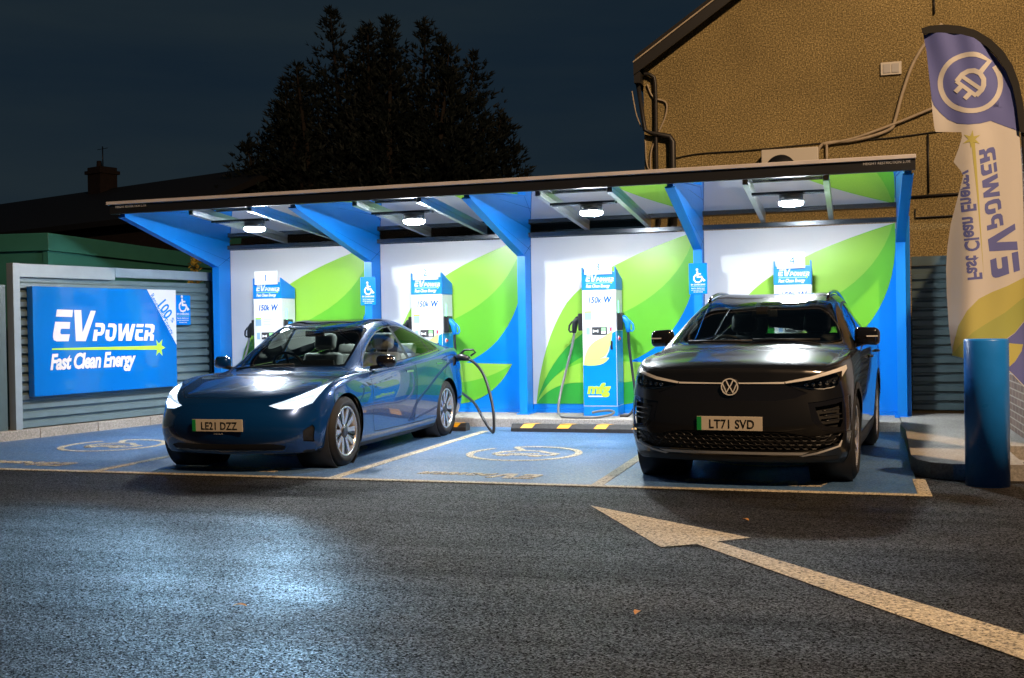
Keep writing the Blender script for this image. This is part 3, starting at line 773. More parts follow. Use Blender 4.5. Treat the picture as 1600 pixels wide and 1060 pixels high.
# one optical surface: keep only the underside
bm_ = s.bm
bm_.faces.ensure_lookup_table()
bmesh.ops.recalc_face_normals(bm_, faces=bm_.faces[:])
bmesh.ops.delete(bm_, geom=[f for f in bm_.faces if f.normal.z > -0.8], context='FACES')
s.build('roof_glass', 'roof_pane', canopy, normals=False)
s = MB(); s.box(-9.215, 0.605, YR-0.01, YR+0.05, ZR1-0.02, ZR1+0.095, bev=0.004)
fas = s.build('fascia', 'fascia_black', canopy)
s = MB(); s.box(-9.25, 0.61, YR-0.035, YR+0.06, ZR1+0.097, ZR1+0.140, bev=0.006)
s.build('fascia_trim', 'fascia_white', canopy)
s = MB()
Mfa = frame((-9.12, YR-0.0125, ZR1+0.055), (1, 0, 0))
text_mesh(s, 'HEIGHT RESTRICTION 2.7M', 0.043, Mfa, sx=0.88, bold=0.0004)
s.build('fascia_lettering', 'grey_lettering', fas)
s = MB()
Mfa = frame((0.555, YR-0.0125, ZR1+0.055), (1, 0, 0))
text_mesh(s, 'HEIGHT RESTRICTION 2.7M', 0.043, Mfa, sx=0.88, bold=0.0004, align='RIGHT')
s.build('fascia_lettering', 'grey_lettering', fas)
# beam along the top of the back wall, upper edge of the roof
s = MB(); s.box(-9.05, 0.52, 14.50, 14.585, 2.552, 2.612, bev=0.004); s.build('back_beam', 'dark_steel', canopy)
s = MB(); s.box(-9.16, 0.60, 14.625, 14.70, 0.12, 2.54); s.build('rear_cladding', 'dark_steel', canopy)
BX = [-7.63, -5.345, -3.04, -0.705]
LX = [-7.42, -5.19, -2.945, -0.67]; LY = 12.55
for lx in BX:
    for sx_ in (-0.42, 0.42):
        s = MB()
        for (u0, u1, d0, d1) in ((-0.030, 0.030, 0.058, 0.066), (-0.030, -0.023, 0.002, 0.058), (0.023, 0.030, 0.002, 0.058)):
            s.prism([(YR+0.07, zc(YR+0.07)-d1), (14.49, zc(14.49)-d1), (14.49, zc(14.49)-d0), (YR+0.07, zc(YR+0.07)-d0)], 'x', lx+sx_+u0, lx+sx_+u1)
        s.build('roof_bar', 'galvanised', canopy)

# back wall panels and their printed leaves
def bez(p0, c, p1, n=10):
    p0, c, p1 = Vector(p0), Vector(c), Vector(p1)
    return [(p0*(1-t)**2 + c*2*t*(1-t) + p1*t*t) for t in [i/n for i in range(n+1)]]
def path(*segs):
    out = []
    for s_ in segs:
        out += [tuple(v) for v in (s_ if not out else s_[1:])]
    return out
ZP0, ZP1 = 0.165, 2.545
for i in range(4):
    x0, x1 = PX[i]+0.04, PX[i+1]-0.04
    W = x1-x0; H = ZP1-ZP0
    def U(pts): return [(x0+u*W, ZP0+w*H) for u, w in pts]
    s = MB(); s.box(x0, x1, 14.60, 14.62, ZP0, ZP1)
    p = s.build('back_panel', 'white_panel', canopy)
    base = (0.02, 0.035)
    top = path(bez(base, (0.06, 0.40), (0.22, 0.62)), bez((0.22, 0.62), (0.40, 0.83), (0.995, 1.0)))
    right = path(bez((0.995, 0.998), (1.02, 0.62), (0.80, 0.40)), bez((0.80, 0.40), (0.70, 0.31), (0.56, 0.265), 6), bez((0.56, 0.265), (0.30, 0.33), (0.05, 0.09)))
    mid = path(bez((0.05, 0.09), (0.28, 0.50), (0.56, 0.565)), bez((0.56, 0.565), (0.86, 0.66), (0.96, 0.97)))
    Y0 = 14.5985
    s = MB(); s.prism(U([(0.0008, 0.0), (0.0008, 0.03), (0.3, 0.05), (0.46, 0.27), (0.62, 0.36), (0.74, 0.44), (0.86, 0.60), (0.93, 0.80), (0.96, 0.95), (0.999, 0.97), (0.999, 0.0)]), 'y', Y0-0.001, Y0)
    s.build('print_blue', 'blue_vinyl', p)
    s = MB(); s.prism(U(top + right[1:-1]), 'y', Y0-0.003, Y0-0.0015); s.build('print_leaf', 'leaf_mid', p)
    upper = path(bez(base, (0.06, 0.40), (0.22, 0.62)), bez((0.22, 0.62), (0.40, 0.83), (0.985, 0.993)))
    low = path(bez((0.985, 0.99), (0.90, 0.70), (0.56, 0.555)), bez((0.56, 0.555), (0.18, 0.42), (0.022, 0.05)))
    s = MB(); s.prism(U(upper + low[1:-1]), 'y', Y0-0.005, Y0-0.0035); s.build('print_leaf', 'leaf_light', p)
    dk = path(bez((0.022, 0.04), (0.12, 0.36), (0.42, 0.50)), bez((0.42, 0.50), (0.36, 0.34), (0.30, 0.30), 5), bez((0.30, 0.30), (0.10, 0.20), (0.022, 0.04)))
    s = MB(); s.prism(U(dk[:-1]), 'y', Y0-0.0065, Y0-0.0052); s.build('print_leaf', 'leaf_dark', p)
    sm = path(bez((0.02, 0.035), (0.14, 0.28), (0.42, 0.285)), bez((0.42, 0.285), (0.62, 0.27), (0.90, 0.265), 6), bez((0.90, 0.265), (0.78, 0.06), (0.56, 0.032)))
    s = MB(); s.prism(U(sm), 'y', Y0-0.008, Y0-0.0068); s.build('print_leaf', 'leaf_light', p)
    sd = path(bez((0.022, 0.033), (0.12, 0.17), (0.34, 0.155)), bez((0.34, 0.155), (0.66, 0.13), (0.89, 0.258)), bez((0.89, 0.258), (0.78, 0.065), (0.56, 0.0335)))
    s = MB(); s.prism(U(sd), 'y', Y0-0.0095, Y0-0.0083); s.build('print_leaf', 'leaf_mid' if i % 2 else 'leaf_dark', p)
s = MB(); s.box(PX[0]+0.04, PX[-1]-0.04, 14.585, 14.61, 0.12, 0.163); s.build('skirting', 'blue_paint', canopy)
s = MB(); s.box(PX[-1]+0.06, PX[-1]+0.11, 14.33, 14.62, 0.12, 2.60, bev=0.004); s.build('end_trim', 'blue_paint', canopy)

wheelchair_sign('wheelchair sign on the blue post between charger 1 and charger 2', face_M(PX[1]-0.115, 14.24, 1.66), 0.235, 0.40)
wheelchair_sign('wheelchair sign on the blue post between charger 3 and charger 4', face_M(PX[3]-0.115, 14.24, 1.70), 0.235, 0.40)

# ---------------------------------------------------------------- lamps under the roof
def ceiling_lamp(lx, label, bx):
    o = tag(empty('canopy_lamp', (lx, LY, 0)), label, 'lamp', 'round lamps under the canopy roof')
    zt = zc(LY)-0.067
    s = MB()
    for dy in (-0.05, 0.05):
        s.box(bx-lx-0.39, bx-lx+0.39, dy-0.02, dy+0.02, zt-0.030, zt-0.002)
    s.build('bracket', 'dark_steel', o)
    s = MB(); s.lathe([(0, 0.0), (0, 0.128), (0.085, 0.133), (0.085, 0.0)], (0, 0, zt-0.031), (0, 0, -1), 36)
    s.build('housing', 'lamp_housing', o)
    s = MB(); s.lathe([(0, 0.0), (0, 0.131), (0.022, 0.131), (0.036, 0.118), (0.046, 0.085), (0.050, 0.04), (0.051, 0.0)], (0, 0, zt-0.117), (0, 0, -1), 36)
    s.build('diffuser', 'lamp_diffuser', o)
for lx, bx, lb in zip(LX, BX, ('glowing round lamp above charger 1', 'glowing round lamp above charger 2', 'glowing round lamp above charger 3', 'glowing round lamp above charger 4')):
    ceiling_lamp(lx, lb, bx)

# ================================================================ chargers
CW, CD = 0.455, 0.41
def charger(cx, num, label, left_hose, right_hose):
    o = tag(empty('ev_charger', (cx, 14.12, 0.12)), label, 'ev charger', 'rapid chargers along the back wall')
    w = CW/2
    s = MB()
    s.box(-w, w, 0.0, CD, 0.02, 1.665, bev=0.006)
    cab = s.build('cabinet', 'white_paint', o)
    s = MB()
    s.box(-w-0.002, w+0.002, -0.003, CD+0.002, 0.0, 0.128, bev=0.004); base = s.build('plinth', 'blue_paint', o)
    s = MB()
    fr_ = [(-w+0.004, 0.132), (w-0.004, 0.132), (w-0.004, 1.12), (0.165, 1.09), (0.13, 0.86), (0.06, 0.72), (-w+0.004, 0.668)]
    s.prism(fr_, 'y', -0.0025, -0.0008)
    s.box(w+0.0006, w+0.0026, 0.004, CD-0.004, 0.132, 1.122)
    s.build('front_wrap', 'blue_vinyl', cab)
    s = MB()
    lf = path(bez((-w+0.012, 0.672), (-0.20, 0.93), (-0.02, 1.01)), bez((-0.02, 1.01), (0.10, 1.06), (0.175, 1.13), 6), bez((0.175, 1.13), (0.17, 0.92), (0.08, 0.80), 6), bez((0.08, 0.80), (-0.05, 0.72), (-w+0.012, 0.672), 6))
    s.prism(lf[:-1], 'y', -0.0045, -0.003)
    lf2 = path(bez((-w+0.016, 0.670), (-0.05, 0.77), (0.13, 0.77)), bez((0.13, 0.77), (0.06, 0.64), (-w+0.016, 0.668)))
    s.prism(lf2[:-1], 'y', -0.0062, -0.0048)
    s.build('leaf_print', 'pale_lime', cab)
    s = MB()
    text_mesh(s, '150k', 0.115, frame((-0.155, -0.0022, 1.495), (1, 0, 0)), shear=0.2, bold=0.0022, sx=0.80)
    text_mesh(s, 'W', 0.118, frame((0.058, -0.0022, 1.495), (1, 0, 0)), shear=0.2, bold=0.004, sx=0.82)
    s.build('power_lettering', 'dark_blue_vinyl', cab)
    s = MB()
    text_mesh(s, 'mfg', 0.185, frame((-0.175, -0.005, 0.30), (1, 0, 0)), shear=0.15, bold=0.010, sx=1.10)
    s.build('brand_lettering', 'lime', cab)
    s = MB(); s.box(-0.16, 0.07, -0.006, -0.003, 0.252, 0.268); s.box(-w, w, -0.0055, -0.0032, 0.129, 0.134); s.build('brand_underline', 'white_vinyl', cab)
    s = MB(); s.box(-0.195, -0.105, -0.004, -0.0006, 1.27, 1.365); s.build('info_sticker', 'pale_blue_print', cab)
    s = MB(); s.box(-0.195, -0.105, -0.004, -0.0006, 1.3655, 1.385); s.build('info_sticker', 'lime', cab)
    s = MB(); s.box(-0.085, 0.09, -0.003, -0.0006, 1.255, 1.38, bev=0.0006, seg=1); s.build('notice', 'card_white', cab)
    s = MB()
    for r_ in range(4): s.box(-0.07, 0.075-0.02*(r_ % 2), -0.0038, -0.0031, 1.355-0.024*r_, 1.362-0.024*r_)
    s.build('notice_print', 'pale_blue_print', cab)
    s = MB(); s.box(-0.098, 0.105, -0.012, -0.0006, 1.075, 1.175, bev=0.003); pay = s.build('payment_unit', 'screen_dark', o)
    s = MB(); s.box(0.03, 0.088, -0.014, -0.0122, 1.125, 1.165); s.build('display', 'screen_green', pay)
    s = MB(); s.box(0.03, 0.088, -0.014, -0.0122, 1.085, 1.122); s.build('keypad', 'card_white', pay)
    s = MB(); s.prism([(-0.083, 1.10), (-0.058, 1.112), (-0.035, 1.112), (-0.012, 1.10), (-0.012, 1.142), (-0.035, 1.13), (-0.058, 1.13), (-0.083, 1.142)], 'y', -0.014, -0.0122); s.build('contactless_mark', 'card_white', pay)
    s = MB(); s.box(-0.178, -0.128, -0.003, -0.0006, 1.075, 1.17, bev=0.0006, seg=1); s.build('pay_sticker', 'pale_blue_print', cab)
    s = MB(); s.box(0.132, 0.178, -0.003, -0.0006, 1.085, 1.18); st_ = s.build('card_sticker', 'pale_blue_print', cab)
    s = MB(); s.box(0.144, 0.166, -0.0045, -0.0031, 1.12, 1.165); s.build('card_mark', 'red', cab)
    s = MB(); s.box(0.150, 0.178, -0.012, -0.003, 0.875, 0.99, bev=0.003); s.build('door_handle', 'black_plastic', cab)
    # blue head with its sloping cheeks and the number card
    s = MB()
    s.box(-w, w, -0.006, 0.0, 1.668, 1.90, bev=0.002)
    s.prism([(0.0, 1.668), (CD, 1.668), (CD, 1.82), (0.0, 1.965)], 'x', w-0.014, w+0.002)
    s.prism([(0.0, 1.668), (CD, 1.668), (CD, 1.82), (0.0, 1.965)], 'x', -w-0.002, -w+0.014)
    s.box(-w+0.014, w-0.014, 0.004, CD, 1.668, 1.80)
    hd = s.build('head', 'blue_paint', o)
    s = MB()
    for q in LET: s.prism([(-0.172+(x-0.3)*0.222, 1.775+(z-0.69)*0.222) for x, z in SIGN[q]], 'y', -0.0085, -0.0068)
    text_mesh(s, 'Fast Clean Energy', 0.058, frame((-0.172, -0.0075, 1.698), (1, 0, 0)), shear=0.2, bold=0.0022, sx=0.76)
    s.build('lettering', 'white_vinyl', hd)
    s = MB(); s.box(-0.17, 0.165, -0.0085, -0.0068, 1.752, 1.760); s.lathe([(0, 0.0), (0.0022, 0.0), (0.0022, 0.014), (0, 0.014)], (0.172, -0.0066, 1.756), (0, -1, 0), 10); s.build('star_line', 'lime', hd)
    s = MB(); s.box(-0.185, 0.185 if num < 4 else 0.155, -0.034, -0.008, 1.868, 2.065, bev=0.003); nb = s.build('number_card', 'card_white', o)
    s = MB(); text_mesh(s, str(num), 0.135, frame((0, -0.036, 1.92), (1, 0, 0)), align='CENTER'); s.build('numeral', 'board_blue', nb)
    # green status strip and the nozzle holsters on the cheeks
    s = MB(); s.box(w+0.0005, w+0.004, 0.14, 0.165, 1.36, 1.52); s.build('status_light', 'status_green', cab)
    for sd in (-1, 1):
        s = MB(); s.box(*(sorted((sd*(w+0.001), sd*(w+0.075)))), 0.05, 0.21, 1.13, 1.36, bev=0.012); s.build('holster', 'black_plastic', o)
    s = MB(); s.lathe([(0, 0.0), (0.004, 0.0), (0.004, 0.035), (0, 0.035)], (w+0.0028, 0.13, 1.02), (1, 0, 0), 16); bt = s.build('stop_button', 'card_white', o)
    s = MB(); s.lathe([(0, 0.0), (0.02, 0.0), (0.02, 0.018), (0, 0.018)], (w+0.007, 0.13, 1.02), (1, 0, 0), 14); s.build('button_cap', 'red', bt)
    return o
def nozzle(o, sd, mt):
    """plug with a loop handle, stowed in the holster on one cheek"""
    w = CW/2; x = sd*(w+0.04)
    s = MB()
    def P(u, z): return (x+sd*u, 0.10, z)
    s.tube([P(0.0, 1.30), P(0.05, 1.285), P(0.085, 1.24), P(0.095, 1.17), P(0.10, 1.10)], [0.035, 0.042, 0.042, 0.036, 0.028], 10)
    s.tube([P(0.07, 1.275), P(0.13, 1.245), P(0.165, 1.20), P(0.172, 1.14), P(0.155, 1.115), P(0.105, 1.125)], 0.013, 8)
    return s.build('nozzle', mt, o)
def hose(o, pts, mt, r=0.016):
    s = MB(); s.tube(spline(pts, 10), r, 10)
    return s.build('hose', mt, o)
CX = [-8.165, -5.675, -3.232, -0.75]
for i, cx in enumerate(CX):
    o = charger(cx, i+1, ('white and blue charger numbered 1 behind the navy saloon windscreen', 'white and blue charger numbered 2 feeding the navy saloon', 'white and blue charger numbered 3 at the empty bay', 'white and blue charger numbered 4 behind the black SUV')[i], True, True)
    w = CW/2
    nozzle(o, -1, 'black_plastic')
    hx = -w-0.14
    hose(o, [(hx, 0.10, 1.12), (hx-0.02, 0.08, 0.95), (hx-0.09, 0.0, 0.62), (hx-0.145, -0.10, 0.32), (hx-0.15, -0.22, 0.12), (hx-0.09, -0.36, 0.03), (hx+0.03, -0.43, 0.018), (hx+0.20, -0.45, 0.017), (hx+0.40, -0.42, 0.018), (hx+0.56, -0.34, 0.04), (hx+0.60, -0.24, 0.07), (hx+0.52, -0.14, 0.085), (hx+0.38, -0.09, 0.07), (hx+0.27, -0.07, 0.05)], 'hose_grey', 0.017)
    nozzle(o, 1, 'blue_paint')
    hx = w+0.14
    hose(o, [(hx, 0.10, 1.12), (hx+0.01, 0.09, 0.92), (hx+0.05, 0.06, 0.62), (hx+0.09, 0.02, 0.34), (hx+0.10, -0.04, 0.14), (hx+0.03, -0.10, 0.025), (hx-0.08, -0.14, 0.017)], 'hose_black', 0.018)

# the lead that charges the saloon: from charger 2, over the pavement, up to the car
lead = tag(empty('charging_lead'), 'black charging lead looping from the kerb to the navy saloon rear', 'cable')
s = MB()
s.tube(spline([(-5.42, 14.05, 1.05), (-5.30, 13.95, 0.7), (-5.16, 13.85, 0.48), (-4.95, 13.5, 0.46), (-4.62, 13.05, 0.36), (-4.42, 12.80, 0.19), (-4.29, 12.72, 0.045), (-4.255, 12.72, 0.06), (-4.28, 12.78, 0.30), (-4.37, 12.88, 0.56), (-4.46, 12.94, 0.74), (-4.58, 12.98, 0.87), (-4.70, 13.0, 0.935)], 12), 0.018, 10)
s.build('lead', 'hose_black', lead)
s = MB()
s.tube([(-4.86, 13.03, 0.935), (-4.76, 13.01, 0.945), (-4.66, 12.99, 0.925)], [0.045, 0.048, 0.03], 12)
s.tube([(-4.79, 13.02, 0.98), (-4.72, 13.0, 1.035), (-4.60, 12.98, 1.04), (-4.565, 12.97, 1.005), (-4.63, 12.98, 0.965)], 0.014, 8)
s.build('plug', 'black_plastic', lead)

# ---------------------------------------------------------------- wheel stops
def wheel_stop(x0, x1, label, first=0.12):
    o = tag(empty('wheel_stop', (0, 0, 0)), label, 'wheel stop', 'rubber wheel stops')
    pr = [(13.05, 0.005), (13.05, 0.05), (13.09, 0.10), (13.17, 0.10), (13.21, 0.05), (13.21, 0.005)]
    s = MB(); s.prism(pr, 'x', x0, x1); s.build('block', 'stop_rubber', o)
    n = 0; x = x0+first
    while x+0.23 < x1:
        s = MB()
        s.prism([(x, 13.052), (x+0.15, 13.052), (x+0.20, 13.088), (x+0.05, 13.088)], 'z', 0, 0)
        bmesh.ops.delete(s.bm, geom=s.bm.verts[:], context='VERTS')
        def pz(y): return 0.05+(y-13.05)/0.04*0.05
        q = [(x, 13.052), (x+0.15, 13.052), (x+0.19, 13.088), (x+0.04, 13.088)]
        A = [s.v((a_, b_-0.003, pz(b_)+0.001)) for a_, b_ in q]
        B = [s.v((x+0.04, 13.088, 0.1025)), s.v((x+0.19, 13.088, 0.1025)), s.v((x+0.24, 13.168, 0.1025)), s.v((x+0.09, 13.168, 0.1025))]
        s.f(A); s.f(B)
        s.build('marker_patch', 'amber', o, normals=True)
        x += 0.47
    return o
wheel_stop(-4.14, -2.34, 'black and yellow wheel stop in the empty bay before charger 3')
wheel_stop(-6.55, -4.74, 'black and yellow wheel stop behind the navy saloon wheels', 0.13)

# ================================================================ right-hand side: fence, wall, bollard
f2 = tag(empty('slatted_fence'), 'dark slatted fence behind the tall flag', 'fence')
Mr2 = face_M(0.68, 14.78, 0)
s = slats(Mr2, 0, 3.2, 0.17, 2.0, 0.118, 0.035); s.build('slat_panel', 'dark_fence', f2)
s = MB(Mr2); s.box(0, 3.2, -0.04, 0.045, 2.003, 2.12); s.build('top_rail', 'dark_fence', f2)
s = MB(); s.box(1.52, 5.6, 10.9, 14.6, 0.165, 2.95)
bw = tag(s.build('brick_building', 'brick'), 'brown brick building wall behind the flag and bollard', 'building')
s = MB()
s.lathe([(0, 0), (0, 0.166), (1.15, 0.166), (1.165, 0.160), (1.168, 0.0)], (0, 0, 0.0), (0, 0, 1), 48)
bl = s.build('bollard', 'bollard_blue'); bl.location = (0.985, 9.42, 0)
tag(bl, 'thick blue steel bollard standing before the pavement corner', 'bollard')

# ---------------------------------------------------------------- feather flag
FY = 10.3
flag = tag(empty('feather_flag', (0, 0, 0)), 'tall feather flag with plug symbol and reversed lettering', 'flag')
def fold(x, z):
    """ripples of the hanging cloth"""
    u = x-0.6
    amp = 0.018 + 0.035*max(0, min(1, (3.2-z)/2.2))
    d = amp*math.sin(u*9.0 + 0.5*math.sin(z*1.6) + z*0.55) + 0.35*amp*math.sin(u*19 - z*0.9)
    d += 0.10*max(0, 0.95-x)*max(0, min(1, (2.9-z)))           # slack leading edge
    d += 0.05*math.sin(z*3.1+u*3)*max(0, min(1, (1.5-z)))
    d += 0.009*min(1, max(0, (z-2.9)/0.4))*math.sin((x-0.55)*26 + (z-3.8)*7)
    return d
def cloth(polys, off, name, mt, thick=False):
    s = MB()
    for poly in polys:
        s.f([s.v((x, 0, z)) for x, z in poly])
    bm = s.bm
    bm.normal_update()
    bmesh.ops.triangulate(bm, faces=bm.faces[:], ngon_method='EAR_CLIP')
    xs = [v.co.x for v in bm.verts]; zs = [v.co.z for v in bm.verts]
    st = 0.025
    x = math.ceil(min(xs)/st)*st
    while x < max(xs):
        bmesh.ops.bisect_plane(bm, geom=bm.faces[:]+bm.edges[:]+bm.verts[:], plane_co=(x, 0, 0), plane_no=(1, 0, 0)); x += st
    z = math.ceil(min(zs)/(st*2))*st*2
    while z < max(zs):
        bmesh.ops.bisect_plane(bm, geom=bm.faces[:]+bm.edges[:]+bm.verts[:], plane_co=(0, 0, z), plane_no=(0, 0, 1)); z += st*2
    for v in bm.verts:
        v.co.y = FY + fold(v.co.x, v.co.z) - off
    bm.normal_update()
    bmesh.ops.reverse_faces(bm, faces=[f for f in bm.faces if f.normal.y > 0])
    bmesh.ops.remove_doubles(bm, verts=bm.verts[:], dist=1e-6)
    for f in bm.faces: f.smooth = True
    return s.build(name, mt, flag, normals=False)
arc_in = FLAG_ARC_IN
edge = FLAG_EDGE + FLAG_NOTCH + FLAG_LOW
right_edge = [(1.385, 2.55), (1.40, 2.1), (1.425, 1.55), (1.45, 0.95), (1.47, 0.62)]
outline = arc_in + right_edge + [p for p in FLAG_HEM[::-1] if p[0] < 1.44] + edge[::-1][1:]
fab = cloth([outline], 0.0, 'fabric', 'cloth_white')
cloth([arc_in + [(1.352, 3.02)] + FLAG_BLUE[::-1] + [FLAG_EDGE[2], FLAG_EDGE[1]]], 0.0022, 'blue_print', 'cloth_blue').parent = fab
def strokes(lines, w, off, name, mt):
    s = MB(); polys = []
    for pts in lines:
        P = [Vector(p) for p in pts]; n = len(P); Lp = []; Rp = []
        for i, p in enumerate(P):
            d = (P[min(i+1, n-1)]-P[max(i-1, 0)]).normalized(); m = Vector((-d.y, d.x))
            Lp.append(p+m*w/2); Rp.append(p-m*w/2)
        for i in range(n-1):
            polys.append([tuple(Lp[i]), tuple(Lp[i+1]), tuple(Rp[i+1]), tuple(Rp[i])])
    return cloth(polys, off, name, mt)
strokes([PLUG_RING], 0.042, 0.0042, 'plug_symbol', 'cloth_white').parent = fab
strokes([PLUG_CABLE, PLUG_BODY], 0.042, 0.0050, 'plug_symbol', 'cloth_white').parent = fab
strokes([PLUG_B1, PLUG_B2], 0.032, 0.0056, 'plug_symbol', 'cloth_white').parent = fab
strokes([PLUG_P1, PLUG_P2], 0.040, 0.0062, 'plug_symbol', 'cloth_white').parent = fab
lx0 = min(p[0] for p in SIGN['E2']); lx1 = max(p[0] for p in SIGN['R']); ly0 = min(p[1] for p in SIGN['E2'])
qa, qb = Vector((1.128, 1.675)), Vector((1.045, 2.80))
qd = (qb-qa); qs = qd.length/(lx1-lx0); qd.normalize(); qn = Vector((qd.y, -qd.x))
cloth([[tuple(qa + qd*(x-lx0)*qs + qn*(y-ly0)*qs*0.86) for x, y in SIGN[k_]] for k_ in LET], 0.0012, 'lettering', 'cloth_blue').parent = fab
sc_, sr = Vector(FL_STARC[0]), 0.078
star = [tuple(sc_ + Vector((math.sin(R(30*i+5)), math.cos(R(30*i+5))))*(sr if i % 2 == 0 else sr*0.36)) for i in range(12)]
cloth([FL_LINE], 0.0012, 'star_line', 'cloth_gold').parent = fab
cloth([star], 0.002, 'star_line', 'cloth_gold').parent = fab
cloth([FL_LEAF], 0.0014, 'leaf_print', 'cloth_gold').parent = fab
cloth([FL_LEAFMID], 0.0022, 'leaf_print', 'cloth_olive').parent = fab
hem_clip = lambda P: [(min(x, 1.435), z) for x, z in P]
cloth([[(1.204, 1.118), (1.312, 1.195), (1.38, 1.28), (1.44, 1.38), (1.46, 0.80), (1.445, 0.68), (1.374, 0.75), (1.30, 0.83), (1.242, 0.891), (1.31, 0.95), (1.364, 1.037), (1.378, 1.095)]], 0.0008, 'blue_print', 'cloth_blue').parent = fab
cloth([FL_LEAF2], 0.0030, 'leaf_print', 'cloth_gold').parent = fab
# slogan, seen from behind: mirrored, running up the cloth
sv = MB()
pa, pb = Vector((0.936, 1.656)), Vector((0.858, 2.762))
dirv = (pb-pa).normalized()
exv = Vector((dirv.x, 0, dirv.y)); ezv = Vector((dirv.y, 0, -dirv.x))      # letters' up points right in the picture
Mx = Matrix(((exv.x, ezv.x, 0, pa.x), (0, 0, -1, 0), (exv.z, ezv.z, 0, pa.y), (0, 0, 0, 1)))
def flag_text(string, size, sx, bold):
    t_ = MB(); text_mesh(t_, string, size, Mx @ Matrix.Translation((0, 0.0, 0)), bold=bold, sx=sx, depth=0.0)
    bm = t_.bm
    for x in [0.7+0.025*i for i in range(24)]:
        bmesh.ops.bisect_plane(bm, geom=bm.faces[:]+bm.edges[:]+bm.verts[:], plane_co=(x, 0, 0), plane_no=(1, 0, 0))
    for v in bm.verts: v.co.y = FY + fold(v.co.x, v.co.z) - 0.0012
    E_ = FLAG_NOTCH
    def edge_x(z):
        for (x0, z0), (x1, z1) in zip(E_, E_[1:]):
            if min(z0, z1) <= z <= max(z0, z1) and abs(z1-z0) > 1e-4: return x0+(x1-x0)*(z-z0)/(z1-z0)
        return 0.76
    bmesh.ops.delete(bm, geom=[f for f in bm.faces if f.calc_center_median().x < edge_x(f.calc_center_median().z)+0.012], context='FACES')
    o = t_.build('slogan_lettering', 'cloth_blue', fab, normals=False)
flag_text('Fast Clean Energy', 0.165, 0.80, 0.005)
s = MB()
for off_ in (0,):
    ring = [(p, q) for p, q in zip(FLAG_ARC_OUT[:11], FLAG_ARC_IN)]
    for (a0, b0), (a1, b1) in zip(ring, ring[1:]):
        pts = [a0, a1, b1, b0]
        s.prism(pts, 'y', FY-0.012+fold(a0[0], a0[1])*0, FY+0.014)
s.build('sleeve', 'cloth_black', flag)
s = MB()
mid_ = [((a_[0]+b_[0])/2, FY+0.02, (a_[1]+b_[1])/2) for a_, b_ in zip(FLAG_ARC_OUT, FLAG_ARC_IN)] + [(1.42, FY+0.02, 2.3), (1.44, FY+0.02, 1.5), (1.47, FY+0.02, 0.6), (1.485, FY+0.02, 0.055)]
s.tube(mid_, 0.014, 10); s.build('pole', 'cloth_black', flag)
s = MB()
s.box(1.15, 1.82, FY-0.0, FY+0.04, 0.051, 0.075); s.box(1.465, 1.505, FY-0.35, FY-0.001, 0.051, 0.075); s.box(1.465, 1.505, FY+0.041, FY+0.39, 0.051, 0.075)
s.build('cross_base', 'dark_steel', flag)

# ================================================================ house
HY = 16.5
house = tag(empty('house', (0, 0, 0)), 'tall pebbledashed house gable behind the canopy', 'house')
hx0 = -3.03; ez0 = 5.20; pitch = 0.664; hxr = 1.35; hx1 = 2*hxr-hx0
s = MB(); s.prism([(hx0, 0), (hx0, ez0), (hxr, ez0+(hxr-hx0)*pitch), (hx1, ez0), (hx1, 0)], 'y', HY, HY+7)
s.build('wall', 'pebbledash', house)
s = MB()
def slope(x): return ez0+(x-hx0)*pitch if x < hxr else ez0+(hx1-x)*pitch
for xa, xb in ((hx0-0.08, hxr), (hxr, hx1+0.28)):
    za, zb = (ez0-0.08*pitch, slope(hxr)) if xa < hxr else (slope(hxr), ez0-0.08*pitch)
    s.prism([(xa, za+0.04), (xb, zb+0.04), (xb, zb+0.20), (xa, za+0.20)], 'y', HY-0.24, HY+7.2)
roof = s.build('roof', 'roof_tile', house)
s = MB()
for xa, xb in ((hx0-0.10, hxr), (hxr, hx1+0.30)):
    za, zb = (ez0-0.10*pitch, slope(hxr)) if xa < hxr else (slope(hxr), ez0-0.10*pitch)
    s.prism([(xa, za-0.08), (xb, zb-0.08), (xb, zb+0.10), (xa, za+0.10)], 'y', HY-0.27, HY-0.243)
s.build('bargeboard', 'house_trim', roof)
s = MB()
for xa, xb in ((hx0-0.10, hxr),):
    za, zb = ez0-0.10*pitch, slope(hxr)
    s.prism([(xa, za+0.095), (xb, zb+0.095), (xb, zb+0.118), (xa, za+0.118)], 'y', HY-0.30, HY-0.272)
s.build('verge_strip', 'cable_tan', roof)
s = MB(); s.box(hx0-0.10, hx0-0.004, HY-0.24, HY+7, ez0-0.26, ez0-0.10); s.build('soffit', 'house_trim', roof)
s = MB()
s.tube(spline([(hx0+0.02, HY-0.07, ez0-0.10), (hx0+0.13, HY-0.07, ez0-0.13), (hx0+0.19, HY-0.06, ez0-0.30), (hx0+0.19, HY-0.06, 3.9), (hx0+0.21, HY-0.06, 2.0), (hx0+0.21, HY-0.06, 0.2)], 6), 0.028, 8)
s.build('downpipe', 'house_trim', house)
s = MB()
s.tube([(hx0-0.07, HY-0.12, ez0-0.22), (hx0+0.03, HY-0.10, 4.25), (hx0+0.12, HY-0.09, 4.20), (hx0+0.40, HY-0.08, 4.13), (hx0+0.44, HY-0.08, 4.05), (hx0+0.44, HY-0.08, 0.3)], [0.032, 0.032, 0.035, 0.04, 0.05, 0.05], 10)
s.build('downpipe', 'house_trim', house)
s = MB()
s.tube(spline([(hx0+0.06, HY-0.03, 4.95), (hx0+0.15, HY-0.03, 4.75), (hx0+0.34, HY-0.03, 4.65), (hx0+0.33, HY-0.03, 4.45), (hx0+0.22, HY-0.03, 4.2), (hx0+0.10, HY-0.03, 3.9), (hx0+0.12, HY-0.03, 3.5), (hx0+0.3, HY-0.03, 3.2)], 8), 0.013, 6)
